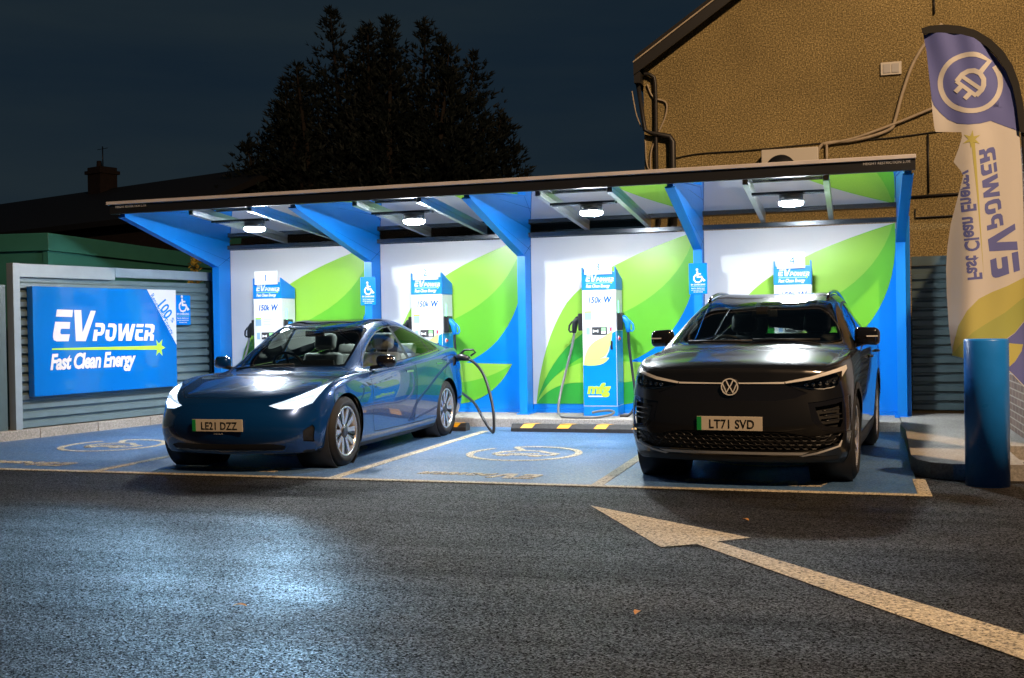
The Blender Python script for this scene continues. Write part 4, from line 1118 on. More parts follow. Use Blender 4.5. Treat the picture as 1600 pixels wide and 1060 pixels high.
s.tube(spline([(hx0-0.16, HY-0.10, 4.85), (hx0-0.10, HY-0.10, 4.5), (hx0-0.03, HY-0.06, 4.3)], 6), 0.010, 6)
s.tube(spline([(hx0+0.02, HY-0.03, 4.1), (hx0+0.05, HY-0.03, 3.7), (hx0+0.25, HY-0.03, 3.45), (hx0+0.3, HY-0.03, 3.0)], 6), 0.012, 6)
s.build('wall_cable', 'cable_tan', house)
s = MB()
s.tube(spline([(hx0+0.42, HY-0.02, 3.80), (-2.2, HY-0.02, 3.855), (-1.4, HY-0.02, 3.86), (-0.3, HY-0.02, 3.90), (0.5, HY-0.02, 3.91), (1.4, HY-0.02, 3.98)], 6), 0.008, 6)
s.tube([(0.55, HY-0.02, 3.05), (2.2, HY-0.02, 3.09)], 0.018, 6)
s.tube([(0.82, HY-0.02, 2.88), (0.82, HY-0.02, 2.76), (2.2, HY-0.02, 2.78)], 0.012, 6)
s.tube([(1.0, HY-0.02, 3.92), (1.0, HY-0.02, 3.1)], 0.014, 6)
s.tube([(1.10, HY-0.02, 5.85), (1.10, HY-0.02, 5.6)], 0.014, 6)
s.build('wall_cable', 'cable_black', house)
s = MB()
run = [(-0.55, HY-0.04, 3.62), (-0.47, HY-0.04, 3.83), (-0.36, HY-0.04, 3.89), (-0.05, HY-0.04, 3.90), (0.25, HY-0.04, 3.945), (0.50, HY-0.04, 4.03), (0.56, HY-0.04, 4.14), (0.66, HY-0.04, 4.50), (0.80, HY-0.04, 4.90), (0.98, HY-0.04, 5.2), (1.2, HY-0.04, 5.45)]
s.tube(spline(run, 6), 0.024, 8)
s.tube(spline([(-0.42, HY-0.05, 3.87), (0.0, HY-0.05, 3.93), (0.50, HY-0.05, 4.08), (0.9, HY-0.05, 4.22), (1.5, HY-0.05, 4.45)], 6), 0.020, 8)
s.tube([(-0.37, HY-0.05, 3.88), (-0.37, HY-0.05, 3.5)], 0.018, 8)
s.build('insulated_pipe', 'cable_tan', house)
s = MB()
vx, vz = 0.52, 4.89
s.box(vx-0.14, vx+0.14, HY-0.035, HY-0.001, vz-0.09, vz+0.09, bev=0.004); vent = s.build('air_vent', 'vent_white', house)
s = MB(); s.box(vx-0.105, vx-0.01, HY-0.045, HY-0.036, vz-0.062, vz+0.062); s.box(vx+0.01, vx+0.105, HY-0.045, HY-0.036, vz-0.062, vz+0.062); s.build('grille', 'grey_lettering', vent)
ac = tag(empty('air_conditioner'), 'cream air conditioner box on the pebbledashed wall above the canopy', 'air conditioner')
s = MB(); s.box(-1.27, -0.48, HY-0.36, HY-0.03, 3.20, 3.80, bev=0.012); acb = s.build('casing', 'vent_white', ac)
s = MB(); s.lathe([(0, 0), (0.006, 0), (0.006, 0.215), (0, 0.215)], (-1.0, HY-0.361, 3.50), (0, -1, 0), 32); fg = s.build('fan_grille', 'black_plastic', acb)
s = MB(); s.box(-1.22, -1.14, HY-0.33, HY-0.0, 3.12, 3.198); s.box(-0.62, -0.54, HY-0.33, HY-0.0, 3.12, 3.198); s.build('bracket', 'dark_steel', ac)

# ================================================================ behind the left fence
shed = tag(empty('green_shed', (-10.66, 12.53, 0), R(8.3)), 'green metal shed rising behind the grey fence', 'shed')
s = MB(); s.box(-6, 0, 0, 6.5, 0, 2.478); sw = s.build('wall', 'green_metal', shed)
s = MB(); s.box(-6.04, 0.04, -0.04, 6.54, 2.480, 2.723, bev=0.006); s.build('roof_edge', 'green_metal', shed)
s = MB(); s.box(-0.06, 0.015, -0.015, 0.10, 0.0, 2.476); s.build('corner_post', 'green_metal', shed)
rng = random.Random(4)
for i, (px_, py_) in enumerate(((-10.60, 16.0), (-10.28, 16.3))):
    t_ = tag(empty('climbing_plant', (px_, py_, 0)), ('thin clump of golden leaves behind the fence, nearer the green shed', 'thin clump of golden leaves behind the fence, nearer the canopy post')[i], 'plant', 'golden leaf clumps')
    s = MB(); s.tube([(0, 0, 0), (0.03, 0, 1.2), (-0.02, 0.02, 2.45)], [0.02, 0.014, 0.008], 6); s.build('stem', 'bark', t_)
    s = MB()
    for q in range(190):
        z = 1.9+rng.random()*0.72; rad = 0.10*(1-abs(z-2.25)/0.6)+0.02
        c = Vector((rng.gauss(0, rad*0.6), rng.gauss(0, rad*0.6), z))
        a1 = Vector((rng.uniform(-1, 1), rng.uniform(-1, 1), rng.uniform(-1, 1))).normalized(); a2 = a1.orthogonal().normalized()
        l = rng.uniform(0.025, 0.05)
        s.f([s.v(c-a1*l), s.v(c+a2*l*0.5), s.v(c+a1*l), s.v(c-a2*l*0.5)])
    s.build('foliage', 'gold_leaves', t_, normals=False)
hw = tag(empty('dark_house', (-27.5, 33.0, 0), R(-18)), 'unlit dark house with a brick chimney beyond the shed', 'house')
s = MB(); s.box(-16, 7.0, 0, 9, 0, 4.9); s.build('wall', 'dark_brick', hw)
s = MB(); s.prism([(-0.5, 5.0), (4.5, 7.3), (9.5, 5.0), (4.5, 7.15)], 'x', -16.3, 9.3)
bmesh.ops.delete(s.bm, geom=s.bm.verts[:], context='VERTS')
s.prism([(-0.5, 4.95), (4.5, 7.05), (9.5, 4.95), (9.5, 5.15), (4.5, 7.30), (-0.5, 5.15)], 'x', -16.3, 7.3); rf = s.build('roof', 'roof_tile', hw)
s = MB(); s.box(-4.15, -3.25, 3.9, 4.7, 6.4, 8.15, bev=0.02); s.box(-4.23, -3.17, 3.82, 4.78, 7.86, 8.0); ch = s.build('chimney', 'dark_brick', rf)
s = MB(); s.box(-4.25, -3.15, 3.78, 4.85, 6.82, 6.92); s.build('flashing', 'mortar', rf)
s = MB(); s.tube([(-3.5, 4.2, 8.1), (-3.5, 4.2, 9.0)], 0.025, 6); s.tube([(-3.85, 4.2, 8.9), (-3.15, 4.2, 8.9)], 0.012, 6); s.build('aerial', 'black_plastic', rf)
s = MB(); s.lathe([(0, 0), (0, 0.12), (0.3, 0.10), (0.3, 0)], (-3.9, 4.3, 8.15), (0, 0, 1), 12); s.build('chimney_pot', 'dark_brick', rf)

# the big conifer: several leaders, feathery edge
tree = tag(empty('conifer_tree', (-15.8, 36.0, 0)), 'huge dark conifer with several pointed tops behind the canopy', 'tree')
s = MB()
tops = [(-2.2, 0.0, 12.9, 2.9), (-0.2, 0.6, 12.6, 2.9), (1.6, -0.3, 12.1, 3.0), (-3.7, 0.3, 10.8, 2.6), (3.2, 0.2, 10.9, 2.7), (0.4, -0.6, 11.2, 3.4), (-4.9, 0, 8.8, 2.5), (4.2, 0, 8.6, 2.2), (-1.2, -1.0, 11.0, 3.2), (2.4, -0.8, 11.2, 3.0), (-5.6, 0.3, 7.0, 2.2), (4.9, 0.3, 6.0, 1.8)]
rt_ = random.Random(21)
for k_ in range(16):
    x_ = rt_.uniform(-5.2, 5.0); tops.append((x_, rt_.uniform(-1.6, 0.6), (12.3-0.15*x_*x_)*rt_.uniform(0.84, 0.97), rt_.uniform(1.8, 2.6)))
for (tx, ty, th, tr) in tops:
    s.tube([(tx*0.2, ty*0.2, 0), (tx*0.7, ty, th*0.35), (tx, ty, th*0.98)], [0.30, 0.18, 0.02], 7)
s.build('trunk', 'bark', tree)
s = MB(); rg = random.Random(11)
for (tx, ty, th, tr) in tops:
    nb = int(th*20)
    for q in range(nb):
        t = rg.random()**0.9
        z = th*(0.12+0.88*t)
        prof = tr*min(1.0, (1-t)*1.5)**0.8*(0.8+0.35*rg.random()) + 0.10
        ang = rg.random()*6.283
        d = Vector((math.cos(ang), math.sin(ang)*0.8, 0.18+0.5*t+rg.uniform(-0.1, 0.2))).normalized()
        base_ = Vector((tx, ty, z-0.2*prof))
        nseg = max(3, int(prof*5))
        for j in range(nseg):
            f0 = (j+0.5)/nseg
            c = base_ + d*prof*f0 + Vector((rg.gauss(0, 0.07), rg.gauss(0, 0.07), rg.gauss(0, 0.07)-0.12*f0))
            for m_ in range(6):
                dd = (d*0.9 + Vector((rg.uniform(-1, 1), rg.uniform(-1, 1), rg.uniform(-0.5, 0.9)))*0.75).normalized()
                side = dd.cross(Vector((rg.uniform(-1, 1), rg.uniform(-1, 1), rg.uniform(-1, 1)))).normalized()
                l = rg.uniform(0.12, 0.34)*(1-0.2*t); wv = l*rg.uniform(0.12, 0.22)
                s.f([s.v(c-side*wv), s.v(c+side*wv), s.v(c+dd*l)])
s.build('crown', 'conifer_green', tree, normals=False)

# ---------------------------------------------------------------- fallen leaves
rl = random.Random(3)
spots = [((-0.975, 4.95), 'dry orange leaf on the tarmac left of the arrow shaft'), ((-2.85, 4.62), 'dry orange leaf on the dark tarmac in the middle foreground'), ((-0.72, 7.45), 'pale dry leaf on the shaded tarmac above the arrow barb')]
for (lx, ly), lb in spots:
    s = MB()
    out = [(-0.035, 0), (-0.015, 0.014), (0.01, 0.017), (0.03, 0.006), (0.042, 0), (0.028, -0.009), (0.005, -0.015), (-0.02, -0.011)]
    c0 = s.v((0, 0, 0.012))
    vs = [s.v((x, y, 0.003+0.012*abs(y)/0.016)) for x, y in out]
    for i in range(len(vs)): s.f([c0, vs[i], vs[(i+1) % len(vs)]])
    o = s.build('fallen_leaf', 'dry_leaf', normals=False); o.location = (lx, ly, 0.001); o.rotation_euler = (0, 0, rl.random()*6)
    tag(o, lb, 'leaf', 'fallen leaves')
# ================================================================ cars
class CarBody:
    """smooth half-section cage -> subdivided skin; panels are cut out of it along drawn outlines"""
    def __init__(s, stations, front, rear, levels=3):
        # ring (half): t0..t4, s1, s2, b(corner, then towards the centre)
        verts = []; idx = {}
        def add(key, p):
            idx[key] = len(verts); verts.append(Vector(p))
        half = ['t0', 't1', 't2', 't3', 't4', 's1', 's2', 'b4', 'b3', 'b2', 'b1', 'b0']
        for i, st in enumerate(stations):
            u = st['u'] if isinstance(st['u'], (list, tuple)) else [st['u']]*5
            us = st.get('us', u[4]); ub = st.get('ub', [us]*5)
            if not isinstance(us, (list, tuple)): us = [us, us]
            P = {}
            for k in range(5): P['t%d' % k] = (st['w'][k], u[k], st['z'][k])
            P['s1'] = (st['s1'][0], us[0], st['s1'][1]); P['s2'] = (st['s2'][0], us[1], st['s2'][1])
            bw, bz = st['b']
            for k, f in enumerate((0, 0.3, 0.6, 0.85, 1.0)): P['b%d' % k] = (bw*f, ub[k], bz if k == 4 else bz-0.015)
            for h in half:
                x, y, z = P[h]
                add((i, h, 1), (x, y, z))
                if h not in ('t0', 'b0'): add((i, h, -1), (-x, y, z))
                else: idx[(i, h, -1)] = idx[(i, h, 1)]
        faces = []
        n = len(stations)
        for i in range(n-1):
            for sd in (1, -1):
                for a, b in zip(half, half[1:]):
                    q = [idx[(i, a, sd)], idx[(i+1, a, sd)], idx[(i+1, b, sd)], idx[(i, b, sd)]]
                    faces.append(q if sd == 1 else q[::-1])
        def cap(i, rows, flip):
            for r_, row in enumerate(rows):
                for k in range(4):
                    u, w, z = row[k]
                    add(('c', i, r_, k, 1), (w, u, z))
                    if k: add(('c', i, r_, k, -1), (-w, u, z))
                    else: idx[('c', i, r_, k, -1)] = idx[('c', i, r_, k, 1)]
            for sd in (1, -1):
                grid = [[idx[(i, 't%d' % k, sd)] for k in range(5)]]
                for r_, e in enumerate(('s1', 's2')):
                    grid.append([idx[('c', i, r_, k, sd)] for k in range(4)] + [idx[(i, e, sd)]])
                grid.append([idx[(i, 'b%d' % k, sd)] for k in range(5)])
                for a in range(3):
                    for k in range(4):
                        q = [grid[a][k], grid[a+1][k], grid[a+1][k+1], grid[a][k+1]]
                        if (sd == 1) == flip: q = q[::-1]
                        faces.append(q)
        cap(0, front, False); cap(n-1, rear, True)
        target = [v.copy() for v in verts]; ctrl = [v.copy() for v in verts]
        me = bpy.data.meshes.new('skin'); o = bpy.data.objects.new('skin', me); col.objects.link(o)
        md = o.modifiers.new('s', 'SUBSURF'); md.levels = 2; md.render_levels = 2; md.use_limit_surface = True
        me.from_pydata([tuple(v) for v in ctrl], [], faces)
        for it in range(4):
            dg = bpy.context.evaluated_depsgraph_get()
            ev = o.evaluated_get(dg).to_mesh()
            for j in range(len(ctrl)):
                ctrl[j] += (target[j]-ev.vertices[j].co)*0.75
            o.evaluated_get(dg).to_mesh_clear()
            for j, v in enumerate(ctrl): me.vertices[j].co = v
            me.update(); o.update_tag()
            bpy.context.view_layer.update()
        md.levels = levels
        bpy.context.view_layer.update()
        dg = bpy.context.evaluated_depsgraph_get()
        em = bpy.data.meshes.new_from_object(o.evaluated_get(dg))
        col.objects.unlink(o); bpy.data.objects.remove(o)
        s.bm = bmesh.new(); s.bm.from_mesh(em)
        bmesh.ops.recalc_face_normals(s.bm, faces=s.bm.faces[:])
        # lookup skin for normals
        b2 = s.bm.copy(); bmesh.ops.triangulate(b2, faces=b2.faces[:]); b2.normal_update(); b2.verts.ensure_lookup_table(); b2.faces.ensure_lookup_table()
        s.bvh = BVHTree.FromBMesh(b2)
        s.tris = [[v.co.copy() for v in f.verts] for f in b2.faces]; s.trn = [[v.normal.copy() for v in f.verts] for f in b2.faces]
        b2.free()
        s.part = s.bm.faces.layers.int.new('part')
        s.names = ['body']
    def nrm(s, p):
        c, n, i, d = s.bvh.find_nearest(p)
        a, b, c3 = s.tris[i]
        v0, v1, v2 = b-a, c3-a, c-a
        d00, d01, d11, d20, d21 = v0.dot(v0), v0.dot(v1), v1.dot(v1), v2.dot(v0), v2.dot(v1)
        den = d00*d11-d01*d01
        if abs(den) < 1e-14: return s.trn[i][0]
        v = (d11*d20-d01*d21)/den; w = (d00*d21-d01*d20)/den
        return (s.trn[i][0]*(1-v-w)+s.trn[i][1]*v+s.trn[i][2]*w).normalized()
    def hit(s, o, d):
        h = s.bvh.ray_cast(Vector(o), Vector(d))
        return h[0]
    AX = {'side': (1, 2), 'front': (0, 2), 'top': (0, 1)}
    def cut(s, poly, view, pred, name, only=None):
        """cut faces along the outline seen in a view; pred(face centre, normal) picks the skin side"""
        if name not in s.names: s.names.append(name)
        pid = s.names.index(name)
        bm = s.bm; i, j = s.AX[view]
        xs = [p[0] for p in poly]; ys = [p[1] for p in poly]
        X0, X1, Y0, Y1 = min(xs)-0.001, max(xs)+0.001, min(ys)-0.001, max(ys)+0.001
        cand = []
        for f in bm.faces:
            if only is not None and s.names[f[s.part]] not in only: continue
            a = [v.co[i] for v in f.verts]; b = [v.co[j] for v in f.verts]
            if max(a) < X0 or min(a) > X1 or max(b) < Y0 or min(b) > Y1: continue
            if pred(f.calc_center_median(), f.normal): cand.append(f)
        cand = set(cand)
        n = len(poly)
        for k in range(n):
            p, q = poly[k], poly[(k+1) % n]
            dx, dy = q[0]-p[0], q[1]-p[1]
            l = math.hypot(dx, dy)
            if l < 1e-6: continue
            ex0, ex1, ey0, ey1 = min(p[0], q[0])-0.002, max(p[0], q[0])+0.002, min(p[1], q[1])-0.002, max(p[1], q[1])+0.002
            sel = []
            for f in cand:
                a = [v.co[i] for v in f.verts]; b = [v.co[j] for v in f.verts]
                if max(a) < ex0 or min(a) > ex1 or max(b) < ey0 or min(b) > ey1: continue
                sel.append(f)
            if not sel: continue
            co = [0, 0, 0]; no = [0, 0, 0]; co[i], co[j] = p; no[i], no[j] = -dy/l, dx/l
            ge = set()
            for f in sel: ge.update(f.edges); ge.update(f.verts)
            r = bmesh.ops.bisect_plane(bm, geom=sel+list(ge), dist=1e-5, plane_co=co, plane_no=no)
            cand = {f for f in cand if f.is_valid}
            cand.update(g for g in r['geom'] if isinstance(g, bmesh.types.BMFace) and g.is_valid)
        got = []
        for f in cand:
            c = f.calc_center_median()
            x, y = c[i], c[j]
            ins = False
            for k in range(n):
                (ax, ay), (bx, by) = poly[k], poly[(k+1) % n]
                if (ay > y) != (by > y) and x < (bx-ax)*(y-ay)/(by-ay)+ax: ins = not ins
            if ins and pred(c, f.normal):
                f[s.part] = pid; got.append(f)
        return got
    def line(s, pts, view, pred, w=0.006, name='panel_gap', only=None):
        P = [Vector(p) for p in pts]
        for a, b in zip(P, P[1:]):
            d = (b-a).normalized(); m = Vector((-d.y, d.x))*w/2; a2 = a-d*w*0.2; b2 = b+d*w*0.2
            s.cut([tuple(a2+m), tuple(b2+m), tuple(b2-m), tuple(a2-m)], view, pred, name, only)
    def extract(s, names, oname, mt, parent, filt=None, off=0.0, flip=False, solid=None):
        """a mesh of its own from the faces of the named panels, with the skin's own smooth normals"""
        ids = {s.names.index(n) for n in names if n in s.names}
        vm = {}; vs = []; ns = []; fs = []
        for f in s.bm.faces:
            if f[s.part] not in ids: continue
            if filt and not filt(f.calc_center_median()): continue
            q = []
            for v in f.verts:
                if v.index not in vm or True:
                    key = v
                    if key not in vm:
                        vm[key] = len(vs); nn = s.nrm(v.co)
                        vs.append(v.co+nn*off); ns.append(-nn if flip else nn)
                    q.append(vm[key])
            fs.append(q[::-1] if flip else q)
        if not fs: return None
        me = bpy.data.meshes.new(oname); me.from_pydata([tuple(v) for v in vs], [], fs)
        for p in me.polygons: p.use_smooth = True
        me.normals_split_custom_set_from_vertices([tuple(x) for x in ns])
        me.materials.append(MATS[mt])
        o = bpy.data.objects.new(oname, me); col.objects.link(o)
        if parent is not None: o.parent = parent
        return o

def arc(cx, cz, r, n=40, a0=0, a1=360):
    return [(cx+r*math.cos(R(a0+(a1-a0)*k/n)), cz+r*math.sin(R(a0+(a1-a0)*k/n))) for k in range(n)]

def make_wheel(parent, x, u, rad, width, rim_r, style, sd, steer=0.0):
    """wheel centred at (x,u,rad); outer face towards sd"""
    wo = bpy.data.objects.new('wheel', None); col.objects.link(wo); wo.parent = parent
    wo.location = (x, u, rad); wo.rotation_euler = (0, 0, steer if sd > 0 else steer)
    s = MB(); hw = width/2
    ax = (sd, 0, 0)
    s.lathe([(-hw+0.01, rim_r*0.97), (-hw, rim_r+0.02), (-hw, rad-0.045), (-hw+0.022, rad-0.010), (-hw+0.05, rad), (hw-0.05, rad), (hw-0.022, rad-0.010), (hw-0.004, rad-0.045), (hw+0.002, (rad+rim_r)/2), (hw-0.004, rim_r+0.014), (hw-0.014, rim_r)], (0, 0, 0), ax, 64)
    s.build('tyre', 'rubber', wo)
    s = MB()
    s.lathe([(hw-0.014, rim_r+0.001), (hw-0.008, rim_r-0.008), (hw-0.016, rim_r-0.022), (hw-0.10, rim_r-0.030), (-hw+0.02, rim_r-0.03)], (0, 0, 0), ax, 56)
    f0 = hw-0.02
    def spoke(a0, a1, w0, w1, mi, d0=0.030, r0=0.05, r1=None, skew=0.0):
        r1 = r1 or rim_r-0.012
        e0 = Vector((math.cos(a0), math.sin(a0))); e1 = Vector((math.cos(a1), math.sin(a1)))
        t = (e1*r1-e0*r0).normalized(); m = Vector((-t.y, t.x))
        pts = [e0*r0+m*w0/2, e1*r1+m*w1/2, e1*r1-m*w1/2, e0*r0-m*w0/2]
        F = [f0-0.018, f0, f0, f0-0.018]
        A = [s.v((sd*F[k], pts[k].x, pts[k].y)) for k in range(4)]
        B = [s.v((sd*(F[k]-d0), pts[k].x*1.0, pts[k].y)) for k in range(4)]
        s.f(A, mi); s.f(B[::-1], mi)
        for k in range(4): s.f([A[k], B[k], B[(k+1) % 4], A[(k+1) % 4]], mi)
    if style == 'ten':
        for k in range(5):
            a = R(72*k+90)
            for q in (-1, 1):
                spoke(a+q*R(9), a+q*R(17), 0.034, 0.052, 0)
                spoke(a+q*R(24), a+q*R(31), 0.014, 0.020, 1, r0=0.07)
    else:
        for k in range(5):
            a = R(72*k+90)
            spoke(a-R(7), a-R(17), 0.050, 0.045, 1)
            spoke(a+R(7), a+R(17), 0.050, 0.045, 1)
            spoke(a, a+R(3), 0.03, 0.055, 0, r0=0.09)
    s.lathe([(f0-0.05, 0.0), (f0-0.05, 0.072), (f0-0.012, 0.066), (f0-0.004, 0.03), (f0-0.004, 0.0)], (0, 0, 0), ax, 28, 1)
    s.build('rim', ['alloy', 'dark_alloy'], wo)
    s = MB()
    s.lathe([(0.0, 0.0), (0.0, rim_r*0.76), (0.022, rim_r*0.76), (0.022, 0.0)], (sd*(f0-0.115), 0, 0), ax, 40)
    s.build('brake_disc', 'brake_disc', wo)
    return wo

def rbox(s, x0, x1, y0, y1, z0, z1, bev, mi=0, seg=4):
    s.box(x0, x1, y0, y1, z0, z1, mi, bev, seg)
    for f in s.bm.faces: f.smooth = True

def seat(parent, cx, u, zs, mt, h=0.66, lean=0.34, rest=True, name='seat'):
    o = bpy.data.objects.new(name, None); col.objects.link(o); o.parent = parent; o.location = (cx, u, zs)
    s = MB(); rbox(s, -0.25, 0.25, -0.28, 0.25, -0.10, 0.07, 0.05); s.build('cushion', mt, o)
    s = MB(Matrix.Translation((0, 0.23, 0.02)) @ Matrix.Rotation(-lean, 4, 'X'))
    rbox(s, -0.245, 0.245, -0.06, 0.08, 0.0, h-0.12, 0.055)
    s.build('backrest', mt, o)
    if rest:
        s = MB(Matrix.Translation((0, 0.23, 0.02)) @ Matrix.Rotation(-lean, 4, 'X'))
        rbox(s, -0.135, 0.135, -0.05, 0.06, h-0.08, h+0.12, 0.05)
        s.tube([(-0.07, 0.01, h-0.16), (-0.07, 0.01, h-0.02)], 0.008, 6); s.tube([(0.07, 0.01, h-0.16), (0.07, 0.01, h-0.02)], 0.008, 6)
        s.build('headrest', mt, o)

def steering_wheel(parent, cx, u, z):
    s = MB(Matrix.Translation((cx, u, z)) @ Matrix.Rotation(R(-64), 4, 'X'))
    pts = [(0.185*math.cos(a), 0.185*math.sin(a), 0) for a in [2*math.pi*k/28 for k in range(29)]]
    s.tube(pts, 0.016, 8, caps=False)
    s.lathe([(-0.02, 0), (-0.02, 0.06), (0.02, 0.05), (0.02, 0)], (0, 0, 0), (0, 0, 1), 18)
    for a in (0, math.pi, -math.pi/2):
        s.tube([(0.04*math.cos(a), 0.04*math.sin(a), 0), (0.18*math.cos(a), 0.18*math.sin(a), 0)], 0.014, 6)
    s.build('steering_wheel', 'trim_black', parent)

def number_plate(parent, u, zc_, text, tilt=0.0, sx=1.0):
    """520 x 111 mm plate with its green flash, facing forward (-y)"""
    o = bpy.data.objects.new('number_plate', None); col.objects.link(o); o.parent = parent
    o.location = (0, u, zc_); o.rotation_euler = (tilt, 0, 0)
    s = MB(); s.box(-0.26, 0.26, -0.008, 0.004, -0.056, 0.056, bev=0.002); s.build('plate', 'plate_white', o)
    s = MB(); s.box(-0.2585, -0.222, -0.0098, -0.0082, -0.0545, 0.0545); s.build('green_flash', 'plate_green', o)
    s = MB()
    text_mesh(s, text, 0.098, frame((0.018, -0.0088, -0.037), (1, 0, 0)), bold=0.0014, sx=0.86, align='CENTER', space=1.04)
    s.build('characters', 'plate_black', o)

side = lambda c, n: abs(c.x) > 0.42 and abs(n.x) > 0.25
topf = lambda c, n: n.z > 0.15
frontf = lambda c, n: c.y < 1.0 and n.y < 0.25 and n.z > -0.7

# ---------------------------------------------------------------- the navy saloon
def build_saloon():
    o = tag(empty('electric_saloon'), 'navy blue electric saloon plugged in with its headlights glowing', 'car')
    ST = [
     dict(u=[.070, .085, .15, .25, .37], w=[0, .25, .50, .68, .795], z=[.655, .655, .650, .648, .655], s1=(.845, .52), s2=(.85, .36), b=(.80, .20), us=[.40, .385], ub=[.10, .12, .18, .28, .40]),
     dict(u=[.25, .262, .32, .41, .52], w=[0, .27, .54, .73, .845], z=[.742, .740, .730, .726, .740], s1=(.888, .56), s2=(.888, .38), b=(.835, .19), us=.54),
     dict(u=[.55, .56, .60, .66, .74], w=[0, .29, .59, .765, .862], z=[.815, .813, .804, .806, .812], s1=(.912, .61), s2=(.908, .40), b=(.86, .18), us=.75),
     dict(u=[.92, .925, .95, .98, 1.02], w=[0, .31, .62, .785, .872], z=[.878, .876, .866, .864, .850], s1=(.922, .64), s2=(.916, .41), b=(.87, .17), us=1.02),
     dict(u=[1.20, 1.225, 1.34, 1.42, 1.42], w=[0, .34, .665, .795, .874], z=[.922, .918, .902, .888, .862], s1=(.924, .66), s2=(.914, .42), b=(.87, .165), us=1.42),
     dict(u=[1.66, 1.69, 1.79, 1.84, 1.84], w=[0, .34, .632, .812, .883], z=[1.180, 1.172, 1.130, .912, .880], s1=(.926, .67), s2=(.912, .42), b=(.87, .165), us=1.84),
     dict(u=[2.12, 2.14, 2.24, 2.26, 2.26], w=[0, .32, .585, .820, .890], z=[1.372, 1.364, 1.318, .938, .902], s1=(.927, .68), s2=(.911, .42), b=(.87, .165), us=2.26),
     dict(u=2.62, w=[0, .31, .565, .822, .893], z=[1.440, 1.430, 1.372, .958, .922], s1=(.927, .69), s2=(.911, .42), b=(.87, .165)),
     dict(u=3.10, w=[0, .31, .555, .816, .893], z=[1.430, 1.420, 1.360, .990, .954], s1=(.926, .70), s2=(.912, .42), b=(.87, .17)),
     dict(u=3.55, w=[0, .30, .545, .800, .890], z=[1.358, 1.347, 1.288, 1.024, .988], s1=(.925, .71), s2=(.914, .43), b=(.87, .18)),
     dict(u=3.95, w=[0, .30, .555, .765, .880], z=[1.245, 1.236, 1.190, 1.062, 1.020], s1=(.922, .71), s2=(.914, .44), b=(.86, .20)),
     dict(u=4.28, w=[0, .30, .575, .735, .845], z=[1.135, 1.130, 1.110, 1.072, 1.022], s1=(.900, .71), s2=(.895, .45), b=(.84, .23)),
     dict(u=[4.56, 4.56, 4.54, 4.50, 4.44], w=[0, .30, .56, .69, .775], z=[1.085, 1.082, 1.068, 1.045, .985], s1=(.835, .71), s2=(.835, .46), b=(.79, .27), us=4.44, ub=[4.56, 4.55, 4.52, 4.48, 4.42]),
    ]
    front = [[(.008, 0, .525), (.022, .25, .525), (.085, .50, .525), (.205, .70, .525)],
             [(.012, 0, .345), (.028, .25, .345), (.088, .50, .345), (.20, .71, .345)]]
    rear = [[(4.665, 0, .80), (4.655, .25, .80), (4.61, .50, .79), (4.53, .70, .76)],
            [(4.69, 0, .50), (4.68, .25, .50), (4.64, .50, .50), (4.56, .70, .49)]]
    B = CarBody(ST, front, rear)
    FA_, RA_, WR = 0.841, 3.716, 0.338
    # wheel arches
    for u in (FA_, RA_):
        B.cut(arc(u, WR, 0.372, 48), 'side', lambda c, n: abs(c.x) > 0.52, 'arch')
        B.cut([(u-0.372, WR-0.10), (u+0.372, WR-0.10), (u+0.372, 0.02), (u-0.372, 0.02)], 'side', lambda c, n: abs(c.x) > 0.52, 'arch')
    sill = [(0.5, 0.0), (4.2, 0.0), (4.2, 0.20), (0.5, 0.20)]
    # side glass with its bright surround
    dlo = [(1.56, .925), (1.70, 1.035), (1.87, 1.137), (2.06, 1.228), (2.26, 1.300), (2.48, 1.342), (2.72, 1.358), (2.96, 1.350), (3.20, 1.316), (3.44, 1.258), (3.64, 1.190), (3.78, 1.128), (3.815, 1.095), (3.79, 1.065), (3.70, 1.050), (3.3, 1.018), (2.8, .983), (2.2, .945)]
    cxd = sum(p[0] for p in dlo)/len(dlo); czd = sum(p[1] for p in dlo)/len(dlo)
    def inset(poly, d):
        out = []; n = len(poly)
        for k in range(n):
            p0, p, p1 = Vector(poly[k-1]), Vector(poly[k]), Vector(poly[(k+1) % n])
            a = (p-p0).normalized(); b = (p1-p).normalized()
            m = Vector((-(a+b).y, (a+b).x)).normalized()
            q = p+m*d
            if (Vector((cxd, czd))-p).dot(m) < 0: q = p-m*d
            out.append((q.x, q.y))
        return out
    gs = lambda c, n: abs(c.x) > 0.45 and c.z > 0.86
    B.cut(inset(dlo, -0.010), 'side', gs, 'window_trim')
    B.cut(inset(dlo, 0.004), 'side', gs, 'window_seal')
    B.cut(inset(dlo, 0.014), 'side', gs, 'side_window')
    B.cut([(2.66, .9), (2.745, .9), (2.70, 1.38), (2.635, 1.38)], 'side', gs, 'pillar_trim', ['side_window'])
    B.line([(3.45, 1.04), (3.50, 1.25)], 'side', gs, 0.02, 'window_seal', ['side_window'])
    # windscreen, glass roof and rear window
    ws = [(0, 1.245), (.20, 1.255), (.40, 1.300), (.58, 1.375), (.625, 1.41), (.605, 1.70), (.575, 2.0), (.548, 2.19), (.30, 2.10), (0, 2.075)]
    full = ws + [(-x, y) for x, y in ws[::-1][1:-1]]
    tg = lambda c, n: c.z > 0.88 and n.z > 0.1 and abs(c.x) < 0.66
    B.cut(full, 'top', tg, 'windscreen_frit')
    wi = [(0, 1.285), (.20, 1.295), (.40, 1.335), (.56, 1.400), (.600, 1.445), (.582, 1.70), (.552, 1.98), (.522, 2.135), (.30, 2.065), (0, 2.045)]
    B.cut(wi + [(-x, y) for x, y in wi[::-1][1:-1]], 'top', tg, 'windscreen')
